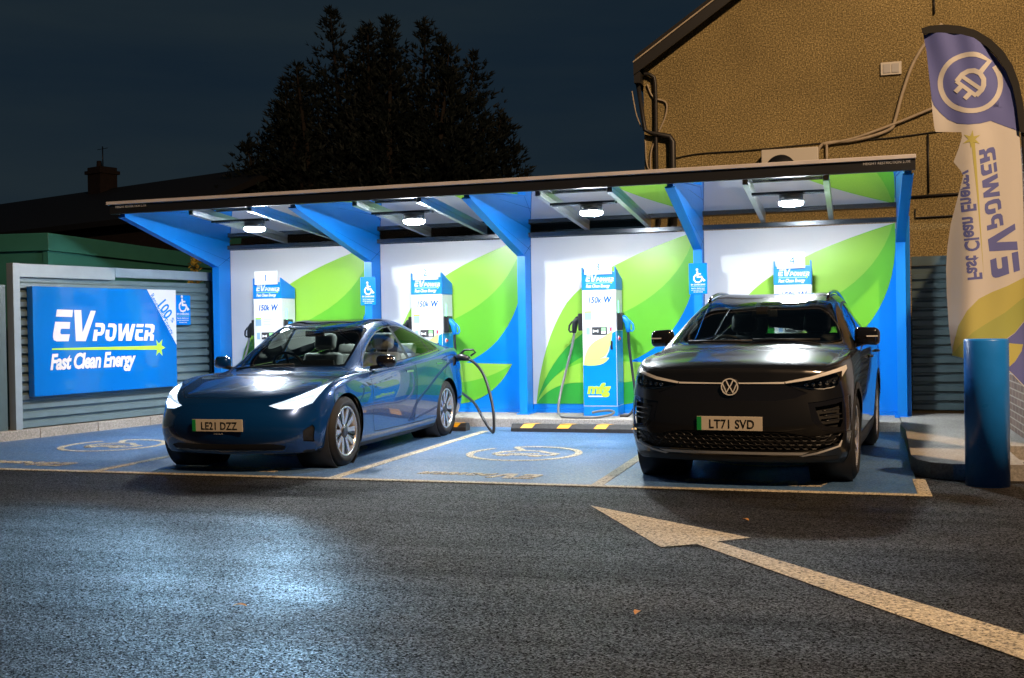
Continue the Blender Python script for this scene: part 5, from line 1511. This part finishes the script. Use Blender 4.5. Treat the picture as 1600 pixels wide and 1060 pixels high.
    B.cut([(-.515, 2.23), (-.30, 2.135), (0, 2.11), (.30, 2.135), (.515, 2.23), (.50, 3.02), (-.50, 3.02)], 'top', tg, 'glass_roof')
    B.cut([(-.50, 3.05), (.50, 3.05), (.49, 3.6), (.515, 4.0), (.52, 4.18), (.3, 4.24), (-.3, 4.24), (-.52, 4.18), (-.515, 4.0), (-.49, 3.6)], 'top', tg, 'rear_window')
    # bonnet
    bon = [(0, .155), (.30, .175), (.50, .245), (.62, .40), (.70, .62), (.735, .90), (.735, 1.20), (.70, 1.36), (.60, 1.37), (.40, 1.285), (.20, 1.24), (0, 1.23)]
    bonf = bon + [(-x, y) for x, y in bon[::-1][1:-1]]
    tb = lambda c, n: n.z > 0.2 and c.y < 1.5 and c.z > 0.6
    B.cut(bonf, 'top', tb, 'bonnet', ['body'])
    for k in range(len(bonf)):
        a, b = bonf[k], bonf[(k+1) % len(bonf)]
        B.line([a, b], 'top', tb, 0.006, 'panel_gap', ['body', 'bonnet'])
    # headlamps
    hl = [(.455, .634), (.55, .602), (.69, .598), (.785, .645), (.820, .745), (.825, .826), (.775, .800), (.66, .722), (.56, .672)]
    for sg in (1, -1):
        B.cut([(x*sg, z) for x, z in hl], 'front', lambda c, n: c.y < 1.05 and c.z > 0.55, 'headlight')
        beam = [(.485, .634), (.56, .614), (.69, .612), (.755, .645), (.775, .685), (.70, .680), (.60, .655)]
        B.cut([(x*sg, z) for x, z in beam], 'front', lambda c, n: c.y < 1.05 and c.z > 0.55, 'head_beam', ['headlight'])
        drl = [(.60, .682), (.66, .690), (.78, .735), (.79, .70), (.806, .735), (.815, .805), (.775, .785), (.66, .712)]
        B.cut([(x*sg, z) for x, z in drl], 'front', lambda c, n: c.y < 1.05 and c.z > 0.55, 'head_beam', ['headlight'])
    # lower intake and corner ducts
    B.cut([(-.56, .215), (.56, .215), (.60, .262), (.50, .285), (-.50, .285), (-.60, .262)], 'front', frontf, 'lower_intake')
    for sg in (1, -1):
        B.cut([(x*sg, z) for x, z in [(.735, .30), (.80, .285), (.815, .42), (.80, .45), (.745, .40)]], 'front', frontf, 'lower_intake')
    # doors
    fd = [(1.52, .965), (1.50, .80), (1.46, .60), (1.45, .42), (1.52, .28), (2.60, .265), (2.64, .45), (2.66, .70), (2.70, .985), (2.70, 1.02), (2.68, 1.03)]
    sd_ = lambda c, n: abs(c.x) > 0.6 and c.z > 0.22
    fdo = [(1.45, .89), (1.45, .60), (1.45, .40), (1.52, .27), (2.62, .26), (2.65, .45), (2.665, .70), (2.70, .93), (2.70, .968)] 
    B.cut(fdo + [(2.2, .935), (1.56, .912)], 'side', sd_, 'front_door', ['body'])
    rdo = [(2.706, .968), (2.70, .93), (2.672, .70), (2.656, .45), (2.628, .26), (3.30, .27), (3.40, .38), (3.46, .60), (3.62, .78), (3.74, .93), (3.76, 1.045), (3.3, 1.008)]
    B.cut(rdo, 'side', sd_, 'rear_door', ['body'])
    for pl in (fdo, rdo):
        B.line(pl, 'side', sd_, 0.007, 'panel_gap', ['body', 'front_door', 'rear_door'])
    B.cut([(1.30, .795), (1.44, .765), (1.43, .752), (1.36, .745), (1.34, .765)], 'side', sd_, 'side_repeater', ['body'])
    B.cut([(3.93, .845), (4.05, .86), (4.15, .93), (4.10, .97), (3.96, .95)], 'side', lambda c, n: c.x > 0.6, 'charge_port', ['body'])
    B.cut([(.3, .0), (4.45, .0), (4.45, .215), (.3, .215)], 'side', lambda c, n: n.z < -0.35, 'underbody', ['body'])
    # hand the panels out
    paint = 'navy_paint'
    body = B.extract(['body'], 'body', paint, o)
    B.extract(['panel_gap'], 'panel_gap', 'trim_black', body, off=-0.002)
    B.extract(['underbody'], 'underbody', 'trim_black', o)
    B.extract(['bonnet'], 'bonnet', paint, o)
    for nm in ('front_door', 'rear_door'):
        for sg in (1, -1):
            d = B.extract([nm], nm, paint, o, lambda c, sg=sg: c.x*sg > 0)
            hs = MB()
            uu, zz = (2.50, .845) if nm == 'front_door' else (3.47, .895)
            p = B.hit((sg*2, uu, zz), (-sg, 0, 0))
            if p:
                hs.box(p.x-0.003, p.x+0.003, uu-0.105, uu+0.105, zz-0.012, zz+0.012, bev=0.002)
                hs.build('door_handle', 'chrome', d)
    B.extract(['side_repeater'], 'side_repeater', 'black_plastic', o)
    B.extract(['charge_port'], 'charge_port', 'trim_black', o, off=-0.02)
    for sg in (1, -1):
        f_ = lambda c, sg=sg: c.x*sg > 0
        w_ = B.extract(['side_window'], 'side_window', 'car_glass', o, f_, off=-0.002)
        B.extract(['window_trim'], 'window_trim', 'chrome', w_, f_, off=0.002)
        B.extract(['window_seal', 'pillar_trim'], 'window_seal', 'black_plastic', w_, f_)
    wsn = B.extract(['windscreen'], 'windscreen', 'car_glass', o)
    B.extract(['windscreen_frit'], 'windscreen_border', 'sky_glass_dark', wsn)
    B.extract(['glass_roof'], 'glass_roof', 'sky_glass_dark', o)
    B.extract(['rear_window'], 'rear_window', 'car_glass', o)
    B.extract(['lower_intake'], 'lower_intake', 'trim_black', o, off=-0.015)
    for sg in (1, -1):
        f_ = lambda c, sg=sg: c.x*sg > 0
        h = B.extract(['headlight'], 'headlight', 'head_soft', o, f_)
        B.extract(['head_beam'], 'beam_unit', 'head_beam', h, f_, off=-0.004)
        sp = bpy.data.lights.new('head_beam', 'SPOT'); sp.energy = 950; sp.color = (0.36, 0.68, 1.0); sp.spot_size = R(82); sp.spot_blend = 1.0; sp.use_soft_falloff = True; sp.shadow_soft_size = 0.06
        so = bpy.data.objects.new('headlight_beam', sp); col.objects.link(so); so.parent = h
        so.location = (sg*0.66, 0.13, 0.655); so.rotation_euler = Vector((-0.05, 1, 0.0)).to_track_quat('Z', 'Y').to_euler(); so.scale = (1.0, 0.48, 1.0)
    # inner lining behind the panels (leaves the glass clear)
    B.extract(['body', 'front_door', 'rear_door', 'glass_roof', 'panel_gap', 'bonnet'], 'lining', 'trim_black', o, lambda c: c.y > 0.25, off=-0.028, flip=True)
    # wheel housings
    for u in (FA_, RA_):
        for sg in (1, -1):
            s = MB()
            s.lathe([(0.0, 0.0), (0.0, 0.385), (0.35, 0.385), (0.35, 0.374)], (sg*0.53, u, WR), (sg, 0, 0), 40)
            s.build('wheel_housing', 'trim_black', o)
            make_wheel(o, sg*0.795, u, WR, 0.232, 0.243, 'ten', sg)
    # mirrors
    for sg in (1, -1):
        mo = bpy.data.objects.new('door_mirror', None); col.objects.link(mo); mo.parent = o; mo.location = (sg*0.965, 1.67, .985)
        s = MB(); rbox(s, -0.105, 0.105, -0.060, 0.065, -0.060, 0.070, 0.058, 0, 6)
        for v in s.bm.verts:
            v.co.y += 0.35*abs(v.co.x+sg*0.02)*0.5 + 0.02*(v.co.x*sg > 0.05); v.co.z -= 0.10*max(0, v.co.x*sg)
        s.build('mirror_shell', paint if sg < 0 else 'black_gloss', mo)
        s = MB(); s.box(-0.085, 0.085, 0.063, 0.066, -0.045, 0.055); s.build('mirror_glass', 'chrome', mo)
        s = MB(); s.tube([(-sg*0.16, -0.02, -0.065), (-sg*0.08, -0.005, -0.055), (0, 0, -0.04)], [0.02, 0.022, 0.02], 8); s.build('mirror_arm', 'black_plastic', mo)
    # cabin
    s = MB(); s.box(-0.80, 0.80, 1.35, 4.0, 0.26, 0.32); s.box(-0.78, 0.78, 3.35, 4.15, 0.32, 0.78); s.build('cabin_floor', 'trim_black', o)
    s = MB(); rbox(s, -0.76, 0.76, 1.50, 1.98, 0.62, 0.875, 0.05); rbox(s, -0.72, 0.72, 1.32, 1.6, 0.76, 0.878, 0.02); s.box(-0.19, 0.19, 2.06, 2.09, 0.78, 0.99, bev=0.006); s.build('dashboard', 'trim_black', o)
    steering_wheel(o, -0.37, 2.10, 0.91)
    seat(o, -0.37, 2.55, 0.50, 'seat_white', 0.68); seat(o, 0.37, 2.55, 0.50, 'seat_white', 0.68)
    s = MB(); rbox(s, -0.62, 0.62, 3.05, 3.45, 0.40, 0.60, 0.05); s.build('rear_bench', 'seat_white', o)
    s = MB(Matrix.Translation((0, 3.42, 0.5)) @ Matrix.Rotation(-0.42, 4, 'X')); rbox(s, -0.62, 0.62, -0.05, 0.08, 0, 0.56, 0.05)
    for cx in (-0.4, 0.4): rbox(s, cx-0.12, cx+0.12, -0.03, 0.06, 0.55, 0.70, 0.04)
    s.build('rear_backrest', 'seat_white', o)
    s = MB(); rbox(s, -0.11, 0.11, 1.98, 2.02, 1.25, 1.315, 0.012); s.build('rear_view_mirror', 'trim_black', o)
    p = B.hit((0, -1, .462), (0, 1, 0))
    number_plate(o, p.y-0.006, .462, 'LE21 DZZ', 0.04)
    s = MB(); text_mesh(s, 'TESLA', 0.026, frame((0, B.hit((0, -1, .385), (0, 1, 0)).y-0.003, .378), (1, 0, 0)), align='CENTER', space=1.5, bold=0.0006); s.build('maker_lettering', 'grey_lettering', o)
    s = MB(); q = B.hit((0, .13, 2), (0, 0, -1)); 
    s.tube([(-0.58, 1.32, B.hit((-.58, 1.32, 2), (0, 0, -1)).z+0.012), (-0.1, 1.26, B.hit((-.1, 1.26, 2), (0, 0, -1)).z+0.014), (0.12, 1.275, B.hit((.12, 1.275, 2), (0, 0, -1)).z+0.018)], 0.008, 6); s.build('wiper', 'trim_black', o)
    B.bm.free()
    return o
mat('black_gloss', (0.010, 0.010, 0.012), 0.15, coat=0.6)

# ---------------------------------------------------------------- the charcoal SUV
def build_suv():
    o = tag(empty('electric_suv'), 'charcoal black electric SUV parked in the end bay, lights off', 'car')
    ST = [
     dict(u=[.075, .085, .125, .185, .27], w=[0, .30, .57, .72, .81], z=[.950, .946, .938, .930, .915], s1=(.868, .66), s2=(.875, .42), b=(.82, .23), us=[.30, .29], ub=[.08, .09, .13, .20, .30]),
     dict(u=[.22, .23, .265, .32, .40], w=[0, .31, .60, .75, .845], z=[1.015, 1.012, 1.000, .985, .960], s1=(.900, .68), s2=(.902, .43), b=(.85, .21), us=.42),
     dict(u=[.56, .565, .59, .63, .69], w=[0, .33, .64, .79, .878], z=[1.070, 1.066, 1.052, 1.030, .992], s1=(.917, .70), s2=(.912, .44), b=(.86, .19), us=.70),
     dict(u=[.88, .885, .91, .95, 1.0], w=[0, .35, .67, .81, .890], z=[1.108, 1.104, 1.088, 1.058, 1.008], s1=(.924, .70), s2=(.916, .44), b=(.87, .18), us=1.0),
     dict(u=[1.10, 1.12, 1.25, 1.34, 1.34], w=[0, .42, .805, .862, .900], z=[1.128, 1.124, 1.100, 1.074, 1.022], s1=(.925, .71), s2=(.912, .44), b=(.87, .18), us=1.34),
     dict(u=[1.54, 1.56, 1.66, 1.76, 1.76], w=[0, .395, .742, .846, .903], z=[1.345, 1.338, 1.300, 1.092, 1.036], s1=(.926, .72), s2=(.909, .44), b=(.87, .18), us=1.76),
     dict(u=[1.96, 1.98, 2.08, 2.12, 2.12], w=[0, .36, .660, .836, .906], z=[1.528, 1.520, 1.478, 1.108, 1.048], s1=(.926, .72), s2=(.908, .44), b=(.87, .18), us=2.12),
     dict(u=2.52, w=[0, .35, .640, .836, .910], z=[1.606, 1.598, 1.545, 1.122, 1.060], s1=(.926, .73), s2=(.908, .44), b=(.87, .18)),
     dict(u=3.0, w=[0, .35, .632, .832, .912], z=[1.618, 1.610, 1.552, 1.135, 1.072], s1=(.926, .74), s2=(.909, .44), b=(.87, .19)),
     dict(u=3.5, w=[0, .33, .595, .822, .912], z=[1.595, 1.586, 1.528, 1.150, 1.086], s1=(.926, .75), s2=(.912, .45), b=(.87, .20)),
     dict(u=3.95, w=[0, .33, .58, .800, .905], z=[1.540, 1.530, 1.470, 1.168, 1.098], s1=(.924, .76), s2=(.912, .46), b=(.86, .22)),
     dict(u=4.22, w=[0, .32, .575, .770, .885], z=[1.40, 1.392, 1.345, 1.165, 1.09], s1=(.910, .76), s2=(.900, .47), b=(.84, .25)),
     dict(u=[4.46, 4.455, 4.43, 4.38, 4.34], w=[0, .32, .58, .74, .835], z=[1.14, 1.135, 1.12, 1.09, 1.03], s1=(.865, .74), s2=(.86, .48), b=(.81, .29), us=4.36, ub=[4.48, 4.47, 4.44, 4.40, 4.34]),
    ]
    front = [[(.040, 0, .715), (.048, .30, .715), (.084, .55, .715), (.150, .72, .705)],
             [(.004, 0, .44), (.012, .30, .44), (.052, .55, .44), (.125, .73, .44)]]
    rear = [[(4.55, 0, .84), (4.545, .3, .84), (4.51, .55, .83), (4.45, .73, .80)],
            [(4.58, 0, .52), (4.575, .3, .52), (4.54, .55, .52), (4.47, .73, .51)]]
    B = CarBody(ST, front, rear)
    FA_, RA_, WR = 0.857, 3.623, 0.362
    for u in (FA_, RA_):
        far = lambda c, n: abs(c.x) > 0.54
        B.cut(arc(u, WR, 0.455, 48), 'side', lambda c, n: abs(c.x) > 0.70 and c.z > 0.2, 'cladding')
        B.cut(arc(u, WR, 0.400, 48), 'side', far, 'arch')
        B.cut([(u-0.400, WR-0.10), (u+0.400, WR-0.10), (u+0.400, 0.02), (u-0.400, 0.02)], 'side', far, 'arch')
    B.cut([(1.2, .1), (3.3, .1), (3.3, .335), (1.2, .335)], 'side', lambda c, n: abs(c.x) > 0.6, 'cladding', ['body'])
    dlo = [(1.42, 1.100), (1.60, 1.205), (1.80, 1.315), (2.00, 1.410), (2.20, 1.475), (2.45, 1.512), (2.8, 1.530), (3.2, 1.522), (3.6, 1.490), (3.92, 1.435), (4.02, 1.38), (3.98, 1.28), (3.86, 1.19), (3.3, 1.160), (2.6, 1.138), (2.0, 1.118)]
    gs = lambda c, n: abs(c.x) > 0.45 and c.z > 1.0
    B.cut(dlo, 'side', gs, 'window_seal')
    cx_, cz_ = 2.7, 1.32
    ins = [(x+(0.022 if x < cx_ else -0.022)*min(1, abs(x-cx_)), z+(0.018 if z < cz_ else -0.018)) for x, z in dlo]
    B.cut(ins, 'side', gs, 'side_window')
    B.cut([(2.50, 1.1), (2.60, 1.1), (2.54, 1.56), (2.46, 1.56)], 'side', gs, 'window_seal', ['side_window'])
    B.line([(1.80, 1.10), (1.86, 1.36)], 'side', gs, 0.025, 'window_seal', ['side_window'])
    B.cut([(3.42, 1.1), (3.50, 1.1), (3.52, 1.56), (3.44, 1.56)], 'side', gs, 'window_seal', ['side_window'])
    tg = lambda c, n: c.z > 1.07 and n.z > 0.1 and abs(c.x) < 0.80
    ws = [(0, 1.125), (.30, 1.14), (.62, 1.20), (.772, 1.27), (.748, 1.45), (.690, 1.75), (.634, 2.04), (.32, 1.955), (0, 1.94)]
    B.cut(ws + [(-x, y) for x, y in ws[::-1][1:-1]], 'top', tg, 'windscreen_frit')
    wi = [(0, 1.175), (.30, 1.19), (.60, 1.245), (.742, 1.312), (.720, 1.45), (.664, 1.75), (.608, 1.995), (.32, 1.915), (0, 1.90)]
    B.cut(wi + [(-x, y) for x, y in wi[::-1][1:-1]], 'top', tg, 'windscreen')
    rw = lambda c, n: c.y > 3.9 and c.z > 1.0
    B.cut([(-.50, 1.40), (.50, 1.40), (.58, 1.19), (-.58, 1.19)], 'front', rw, 'rear_window')
    # bonnet
    bon = [(0, .088), (.40, .108), (.60, .150), (.70, .24), (.755, .40), (.775, .70), (.785, 1.0), (.775, 1.19), (.72, 1.235), (.58, 1.17), (.30, 1.115), (0, 1.10)]
    bonf = bon + [(-x, y) for x, y in bon[::-1][1:-1]]
    tb = lambda c, n: n.z > 0.2 and c.y < 1.5 and c.z > 0.85
    B.cut(bonf, 'top', tb, 'bonnet', ['body'])
    for k in range(len(bonf)):
        B.line([bonf[k], bonf[(k+1) % len(bonf)]], 'top', tb, 0.007, 'panel_gap', ['body', 'bonnet'])
    ff = lambda c, n: c.y < 1.0 and n.z > -0.75
    for sg in (1, -1):
        m_ = lambda P, sg=sg: [(x*sg, z) for x, z in P]
        B.cut(m_([(.425, .854), (.44, .828), (.50, .812), (.62, .785), (.74, .786), (.80, .812), (.845, .865), (.866, .945), (.858, .972), (.80, .948), (.62, .893)]), 'front', lambda c, n: c.y < 0.62 and c.z > 0.75, 'headlight')
        B.cut(m_([(.42, .858), (.42, .838), (.62, .868), (.80, .920), (.838, .930), (.838, .880), (.868, .945), (.860, .976), (.80, .951), (.62, .896)]), 'front', lambda c, n: c.y < 0.62 and c.z > 0.75, 'light_blade', ['headlight'])
        B.cut(m_([(.655, .655), (.80, .675), (.845, .69), (.85, .54), (.835, .49), (.73, .505), (.69, .55)]), 'front', lambda c, n: c.y < 0.5 and n.z > -0.75, 'side_vent', ['body'])
        B.cut(m_([(.60, .690), (.70, .700), (.895, .735), (.905, .45), (.80, .455), (.70, .475), (.63, .55)]), 'front', lambda c, n: c.y < 0.42 and n.z > -0.75, 'bumper_corner', ['body'])
    B.cut([(-.44, .832), (.44, .832), (.52, .795), (.60, .765), (.50, .725), (.36, .705), (-.36, .705), (-.50, .725), (-.60, .765), (-.52, .795)], 'front', ff, 'front_band', ['body'])
    B.cut([(-.42, .838), (.42, .838), (.425, .852), (.10, .847), (-.10, .847), (-.425, .852)], 'front', ff, 'light_bar', ['body', 'bonnet', 'panel_gap'])
    B.cut([(-.80, .455), (-.62, .425), (-.40, .465), (.40, .465), (.62, .425), (.80, .455), (.855, .44), (.82, .36), (.66, .312), (-.66, .312), (-.82, .36), (-.855, .44)], 'front', ff, 'lower_grille', ['body'])
    B.cut([(-.545, .278), (.545, .278), (.60, .300), (-.60, .300)], 'front', ff, 'bumper_strip', ['body'])
    for sg in (1, -1):
        B.cut([(x*sg, z) for x, z in [(.52, .270), (.66, .300), (.81, .345), (.83, .39), (.84, .385), (.825, .335), (.66, .283), (.55, .262)]], 'front', ff, 'bumper_trim', ['body'])
    B.cut([(-.82, .20), (.82, .20), (.80, .262), (-.80, .262)], 'front', lambda c, n: c.y < 0.6, 'bumper_lip', ['body'])
    sd_ = lambda c, n: abs(c.x) > 0.6 and c.z > 0.3
    fdo = [(1.40, 1.05), (1.38, .80), (1.36, .55), (1.40, .345), (2.46, .345), (2.52, .55), (2.54, .85), (2.56, 1.10)]
    rdo = [(2.567, 1.10), (2.547, .85), (2.527, .55), (2.467, .345), (3.13, .345), (3.20, .55), (3.36, .80), (3.50, .95), (3.52, 1.12)]
    B.cut(fdo, 'side', sd_, 'front_door', ['body']); B.cut(rdo, 'side', sd_, 'rear_door', ['body'])
    for pl in (fdo, rdo): B.line(pl+[pl[0]], 'side', sd_, 0.007, 'panel_gap', ['body', 'front_door', 'rear_door'])
    B.cut([(.3, .0), (4.4, .0), (4.4, .24), (.3, .24)], 'side', lambda c, n: n.z < -0.4, 'underbody', ['body'])
    paint = 'charcoal_paint'
    body = B.extract(['body'], 'body', paint, o)
    B.extract(['panel_gap'], 'panel_gap', 'trim_black', body, off=-0.002)
    B.extract(['underbody'], 'underbody', 'trim_black', o)
    B.extract(['cladding', 'bumper_lip'], 'cladding', 'dark_plastic', o, off=0.004)
    B.extract(['bonnet'], 'bonnet', paint, o)
    for nm in ('front_door', 'rear_door'):
        for sg in (1, -1):
            d = B.extract([nm], nm, paint, o, lambda c, sg=sg: c.x*sg > 0)
            uu, zz = (2.36, .985) if nm == 'front_door' else (3.33, 1.01)
            p = B.hit((sg*2, uu, zz), (-sg, 0, 0))
            hs = MB(); hs.tube([(p.x, uu-0.11, zz), (p.x+sg*0.028, uu-0.08, zz), (p.x+sg*0.03, uu+0.08, zz), (p.x, uu+0.11, zz)], 0.013, 8); hs.build('door_handle', paint, d)
    for sg in (1, -1):
        f_ = lambda c, sg=sg: c.x*sg > 0
        w_ = B.extract(['side_window'], 'side_window', 'car_glass', o, f_, off=-0.002)
        B.extract(['window_seal'], 'window_seal', 'black_plastic', w_, f_, off=0.001)
    wsn = B.extract(['windscreen'], 'windscreen', 'car_glass', o)
    B.extract(['windscreen_frit'], 'windscreen_border', 'sky_glass_dark', wsn)
    B.extract(['rear_window'], 'rear_window', 'car_glass', o)
    B.extract(['light_bar'], 'light_bar', 'silver_strip', o, off=0.003)
    B.extract(['bumper_strip'], 'bumper_strip', 'silver_strip', o, off=0.006)
    [B.extract(['bumper_trim'], 'bumper_trim', 'silver_strip', o, lambda c, sg=sg: c.x*sg > 0, off=0.004) for sg in (1, -1)]
    B.extract(['front_band'], 'front_band', 'black_gloss', o, off=-0.004)
    [B.extract(['bumper_corner'], 'bumper_corner', 'black_gloss', o, lambda c, sg=sg: c.x*sg > 0, off=-0.006) for sg in (1, -1)]
    gr = B.extract(['lower_grille'], 'lower_grille', 'trim_black', o, off=-0.03)
    # honeycomb of the lower grille
    s = MB()
    for r_ in range(4):
        for c_ in range(-13, 14):
            cx = c_*0.064+(0.032 if r_ % 2 else 0); cz = .338+r_*0.033
            lim = 0.80 if cz > .36 else 0.70
            if abs(cx) > lim or (cz > .445 and (abs(cx) < .40 and cz > .462)): continue
            p = B.hit((cx, -1, cz), (0, 1, 0))
            if not p: continue
            if not (.32 < cz < .455): continue
            hx_ = [(cx+0.031*math.cos(R(60*k)), cz+0.0165*math.sin(R(60*k))) for k in range(7)]
            P3 = []
            for (x, z) in hx_:
                q = B.hit((x, -1, z), (0, 1, 0))
                P3.append((x, (q.y if q else p.y)+0.006, z))
            s.tube(P3, 0.0032, 4, caps=False, smooth=False)
    s.build('grille_mesh', 'grille_black', gr)
    for sg in (1, -1):
        f_ = lambda c, sg=sg: c.x*sg > 0
        v_ = B.extract(['side_vent'], 'side_vent', 'cloth_black', o, f_, off=-0.04)
        s = MB()
        for k, zz in enumerate((.545, .585, .625)):
            pts = []
            for t in range(6):
                x = sg*(.705+0.02*(2-k)*0.5+t*0.024); q = B.hit((x, -1, zz), (0, 1, 0))
                if q: pts.append((x, q.y+0.006, zz+0.002*t))
            s.tube(pts, 0.006, 6)
        s.build('vent_slat', 'black_plastic', v_)
        h = B.extract(['headlight'], 'headlight', 'lens_clear', o, f_)
        B.extract(['headlight', 'light_blade'], 'lamp_bowl', 'dark_plastic', h, f_, off=-0.05)
        B.extract(['light_blade'], 'light_blade', 'silver_strip', h, f_, off=0.001)
        s = MB()
        for k in range(5):
            x = sg*(.58+0.05*k); zz = .826+0.005*k
            q = B.hit((x, -1, zz), (0, 1, 0))
            if q: s.lathe([(0, 0.0), (0, 0.021), (0.012, 0.019), (0.020, 0.010), (0.022, 0)], (x, q.y+0.038, zz), (0, -1, 0), 16)
        s.build('projector', 'chrome', h)
        s = MB(); pts = []
        for t in range(9):
            x = sg*(.47+t*0.04); zz = .818-0.026*math.sin(min(1, t/6)*1.4)+(0.0 if t < 6 else (t-6)*0.007); q = B.hit((x, -1, zz), (0, 1, 0))
            if q: pts.append((x, q.y+0.012, zz))
        s.tube(pts, 0.005, 6); s.build('light_guide', 'silver_strip', h)
    # round badge
    q = B.hit((0, -1, .845), (0, 1, 0))
    bd = bpy.data.objects.new('badge', None); col.objects.link(bd); bd.parent = o; bd.location = (0, min(B.hit((0, -1, zz_), (0, 1, 0)).y for zz_ in (.745, .78, .815, .85))-0.004, .815)
    s = MB(); s.lathe([(0, 0.0), (0.006, 0.0), (0.006, 0.070), (-0.02, 0.074)], (0, 0.006, 0), (0, -1, 0), 40); s.build('badge_back', 'black_gloss', bd)
    s = MB()
    s.ribbon([(0.0645*math.cos(R(a)), 0.0645*math.sin(R(a))) for a in range(0, 360, 8)], 0.009, 'y', -0.006, -0.010, closed=True)
    s.ribbon([(-0.030, 0.056), (-0.006, 0.006), (0.006, 0.006), (0.030, 0.056)], 0.0095, 'y', -0.006, -0.0098)
    s.ribbon([(-0.056, 0.026), (-0.026, -0.046), (0.0, 0.002), (0.026, -0.046), (0.056, 0.026)], 0.0095, 'y', -0.0058, -0.0094)
    s.build('badge_ring', 'silver_strip', bd)
    B.extract(['body', 'front_door', 'rear_door', 'panel_gap', 'bonnet', 'windscreen_frit', 'cladding'], 'lining', 'trim_black', o, lambda c: c.y > 0.3, off=-0.03, flip=True)
    for u in (FA_, RA_):
        for sg in (1, -1):
            s = MB(); s.lathe([(0.0, 0.0), (0.0, 0.413), (0.335, 0.413), (0.335, 0.402)], (sg*0.55, u, WR), (sg, 0, 0), 40); s.build('wheel_housing', 'trim_black', o)
            make_wheel(o, sg*0.795, u, WR, 0.235, 0.262, 'five', sg)
    for sg in (1, -1):
        mo = bpy.data.objects.new('door_mirror', None); col.objects.link(mo); mo.parent = o; mo.location = (sg*0.945, 1.66, 1.185)
        s = MB(); rbox(s, -0.11, 0.11, -0.06, 0.06, -0.075, 0.085, 0.045)
        for v in s.bm.verts:
            v.co.y += 0.16*abs(v.co.x); v.co.z -= 0.10*max(0, v.co.x*sg)
        s.build('mirror_shell', 'black_gloss', mo)
        s = MB(); s.box(*sorted((sg*0.0, sg*0.095)), -0.050, -0.040, -0.005, 0.006)
        for v in s.bm.verts: v.co.y += 0.16*abs(v.co.x)-0.012
        s.build('indicator', 'silver_strip', mo)
        s = MB(); s.box(-0.085, 0.085, 0.073, 0.076, -0.055, 0.06); s.build('mirror_glass', 'chrome', mo)
        s = MB(); s.tube([(-sg*0.17, 0.0, -0.085), (-sg*0.08, 0.0, -0.07), (0, 0, -0.05)], [0.024, 0.026, 0.024], 8); s.build('mirror_arm', 'black_plastic', mo)
        s = MB(); pts = []
        for uu in (2.08, 2.14, 2.3, 2.6, 3.0, 3.4, 3.75, 3.86):
            q = B.hit((sg*0.56, uu, 3), (0, 0, -1)); pts.append((sg*0.565, uu, q.z+(0.0 if uu in (2.08, 3.86) else 0.026)))
        s.tube(spline(pts, 5), 0.017, 8); s.build('roof_rail', 'black_gloss', o)
    s = MB(); s.box(-0.80, 0.80, 1.3, 4.2, 0.28, 0.36); s.box(-0.78, 0.78, 3.45, 4.35, 0.36, 0.92); s.build('cabin_floor', 'trim_black', o)
    s = MB(); rbox(s, -0.77, 0.77, 1.40, 1.9, 0.80, 1.045, 0.05); rbox(s, -0.72, 0.72, 1.16, 1.5, 0.95, 1.065, 0.02); s.build('dashboard', 'trim_black', o)
    steering_wheel(o, -0.37, 2.0, 1.03)
    seat(o, -0.37, 2.45, 0.62, 'seat_black', 0.70); seat(o, 0.37, 2.45, 0.62, 'seat_black', 0.70)
    seat(o, -0.38, 3.25, 0.62, 'seat_black', 0.66); seat(o, 0.30, 3.25, 0.62, 'seat_black', 0.66)
    s = MB(); rbox(s, -0.12, 0.12, 1.86, 1.90, 1.37, 1.445, 0.012); s.box(-0.05, 0.05, 1.70, 1.86, 1.40, 1.47); s.build('rear_view_mirror', 'trim_black', o)
    p = B.hit((0, -1, .515), (0, 1, 0))
    number_plate(o, p.y-0.006, .525, 'LT71 SVD', 0.0)
    s = MB()
    s.tube([(-0.60, 1.24, B.hit((-.60, 1.24, 3), (0, 0, -1)).z+0.014), (0.0, 1.145, B.hit((0, 1.145, 3), (0, 0, -1)).z+0.016)], 0.009, 6)
    s.tube([(0.0, 1.165, B.hit((0, 1.165, 3), (0, 0, -1)).z+0.016), (0.58, 1.235, B.hit((.58, 1.235, 3), (0, 0, -1)).z+0.016)], 0.009, 6)
    s.build('wiper', 'trim_black', o)
    B.bm.free()
    return o

def park(o, wheel_local, wheel_world, ang):
    """put the car so that the given tyre contact stands on the given ground point"""
    Rm = Matrix.Rotation(ang, 3, 'Z')
    o.rotation_euler = (0, 0, ang)
    o.location = Vector((*wheel_world, 0)) - Rm @ Vector((*wheel_local, 0))
saloon = build_saloon(); park(saloon, (0.88, 0.841), (-4.746, 9.63), R(1.13))
suv = build_suv(); park(suv, (0.88, 0.857), (-0.030, 9.608), R(-4.3))
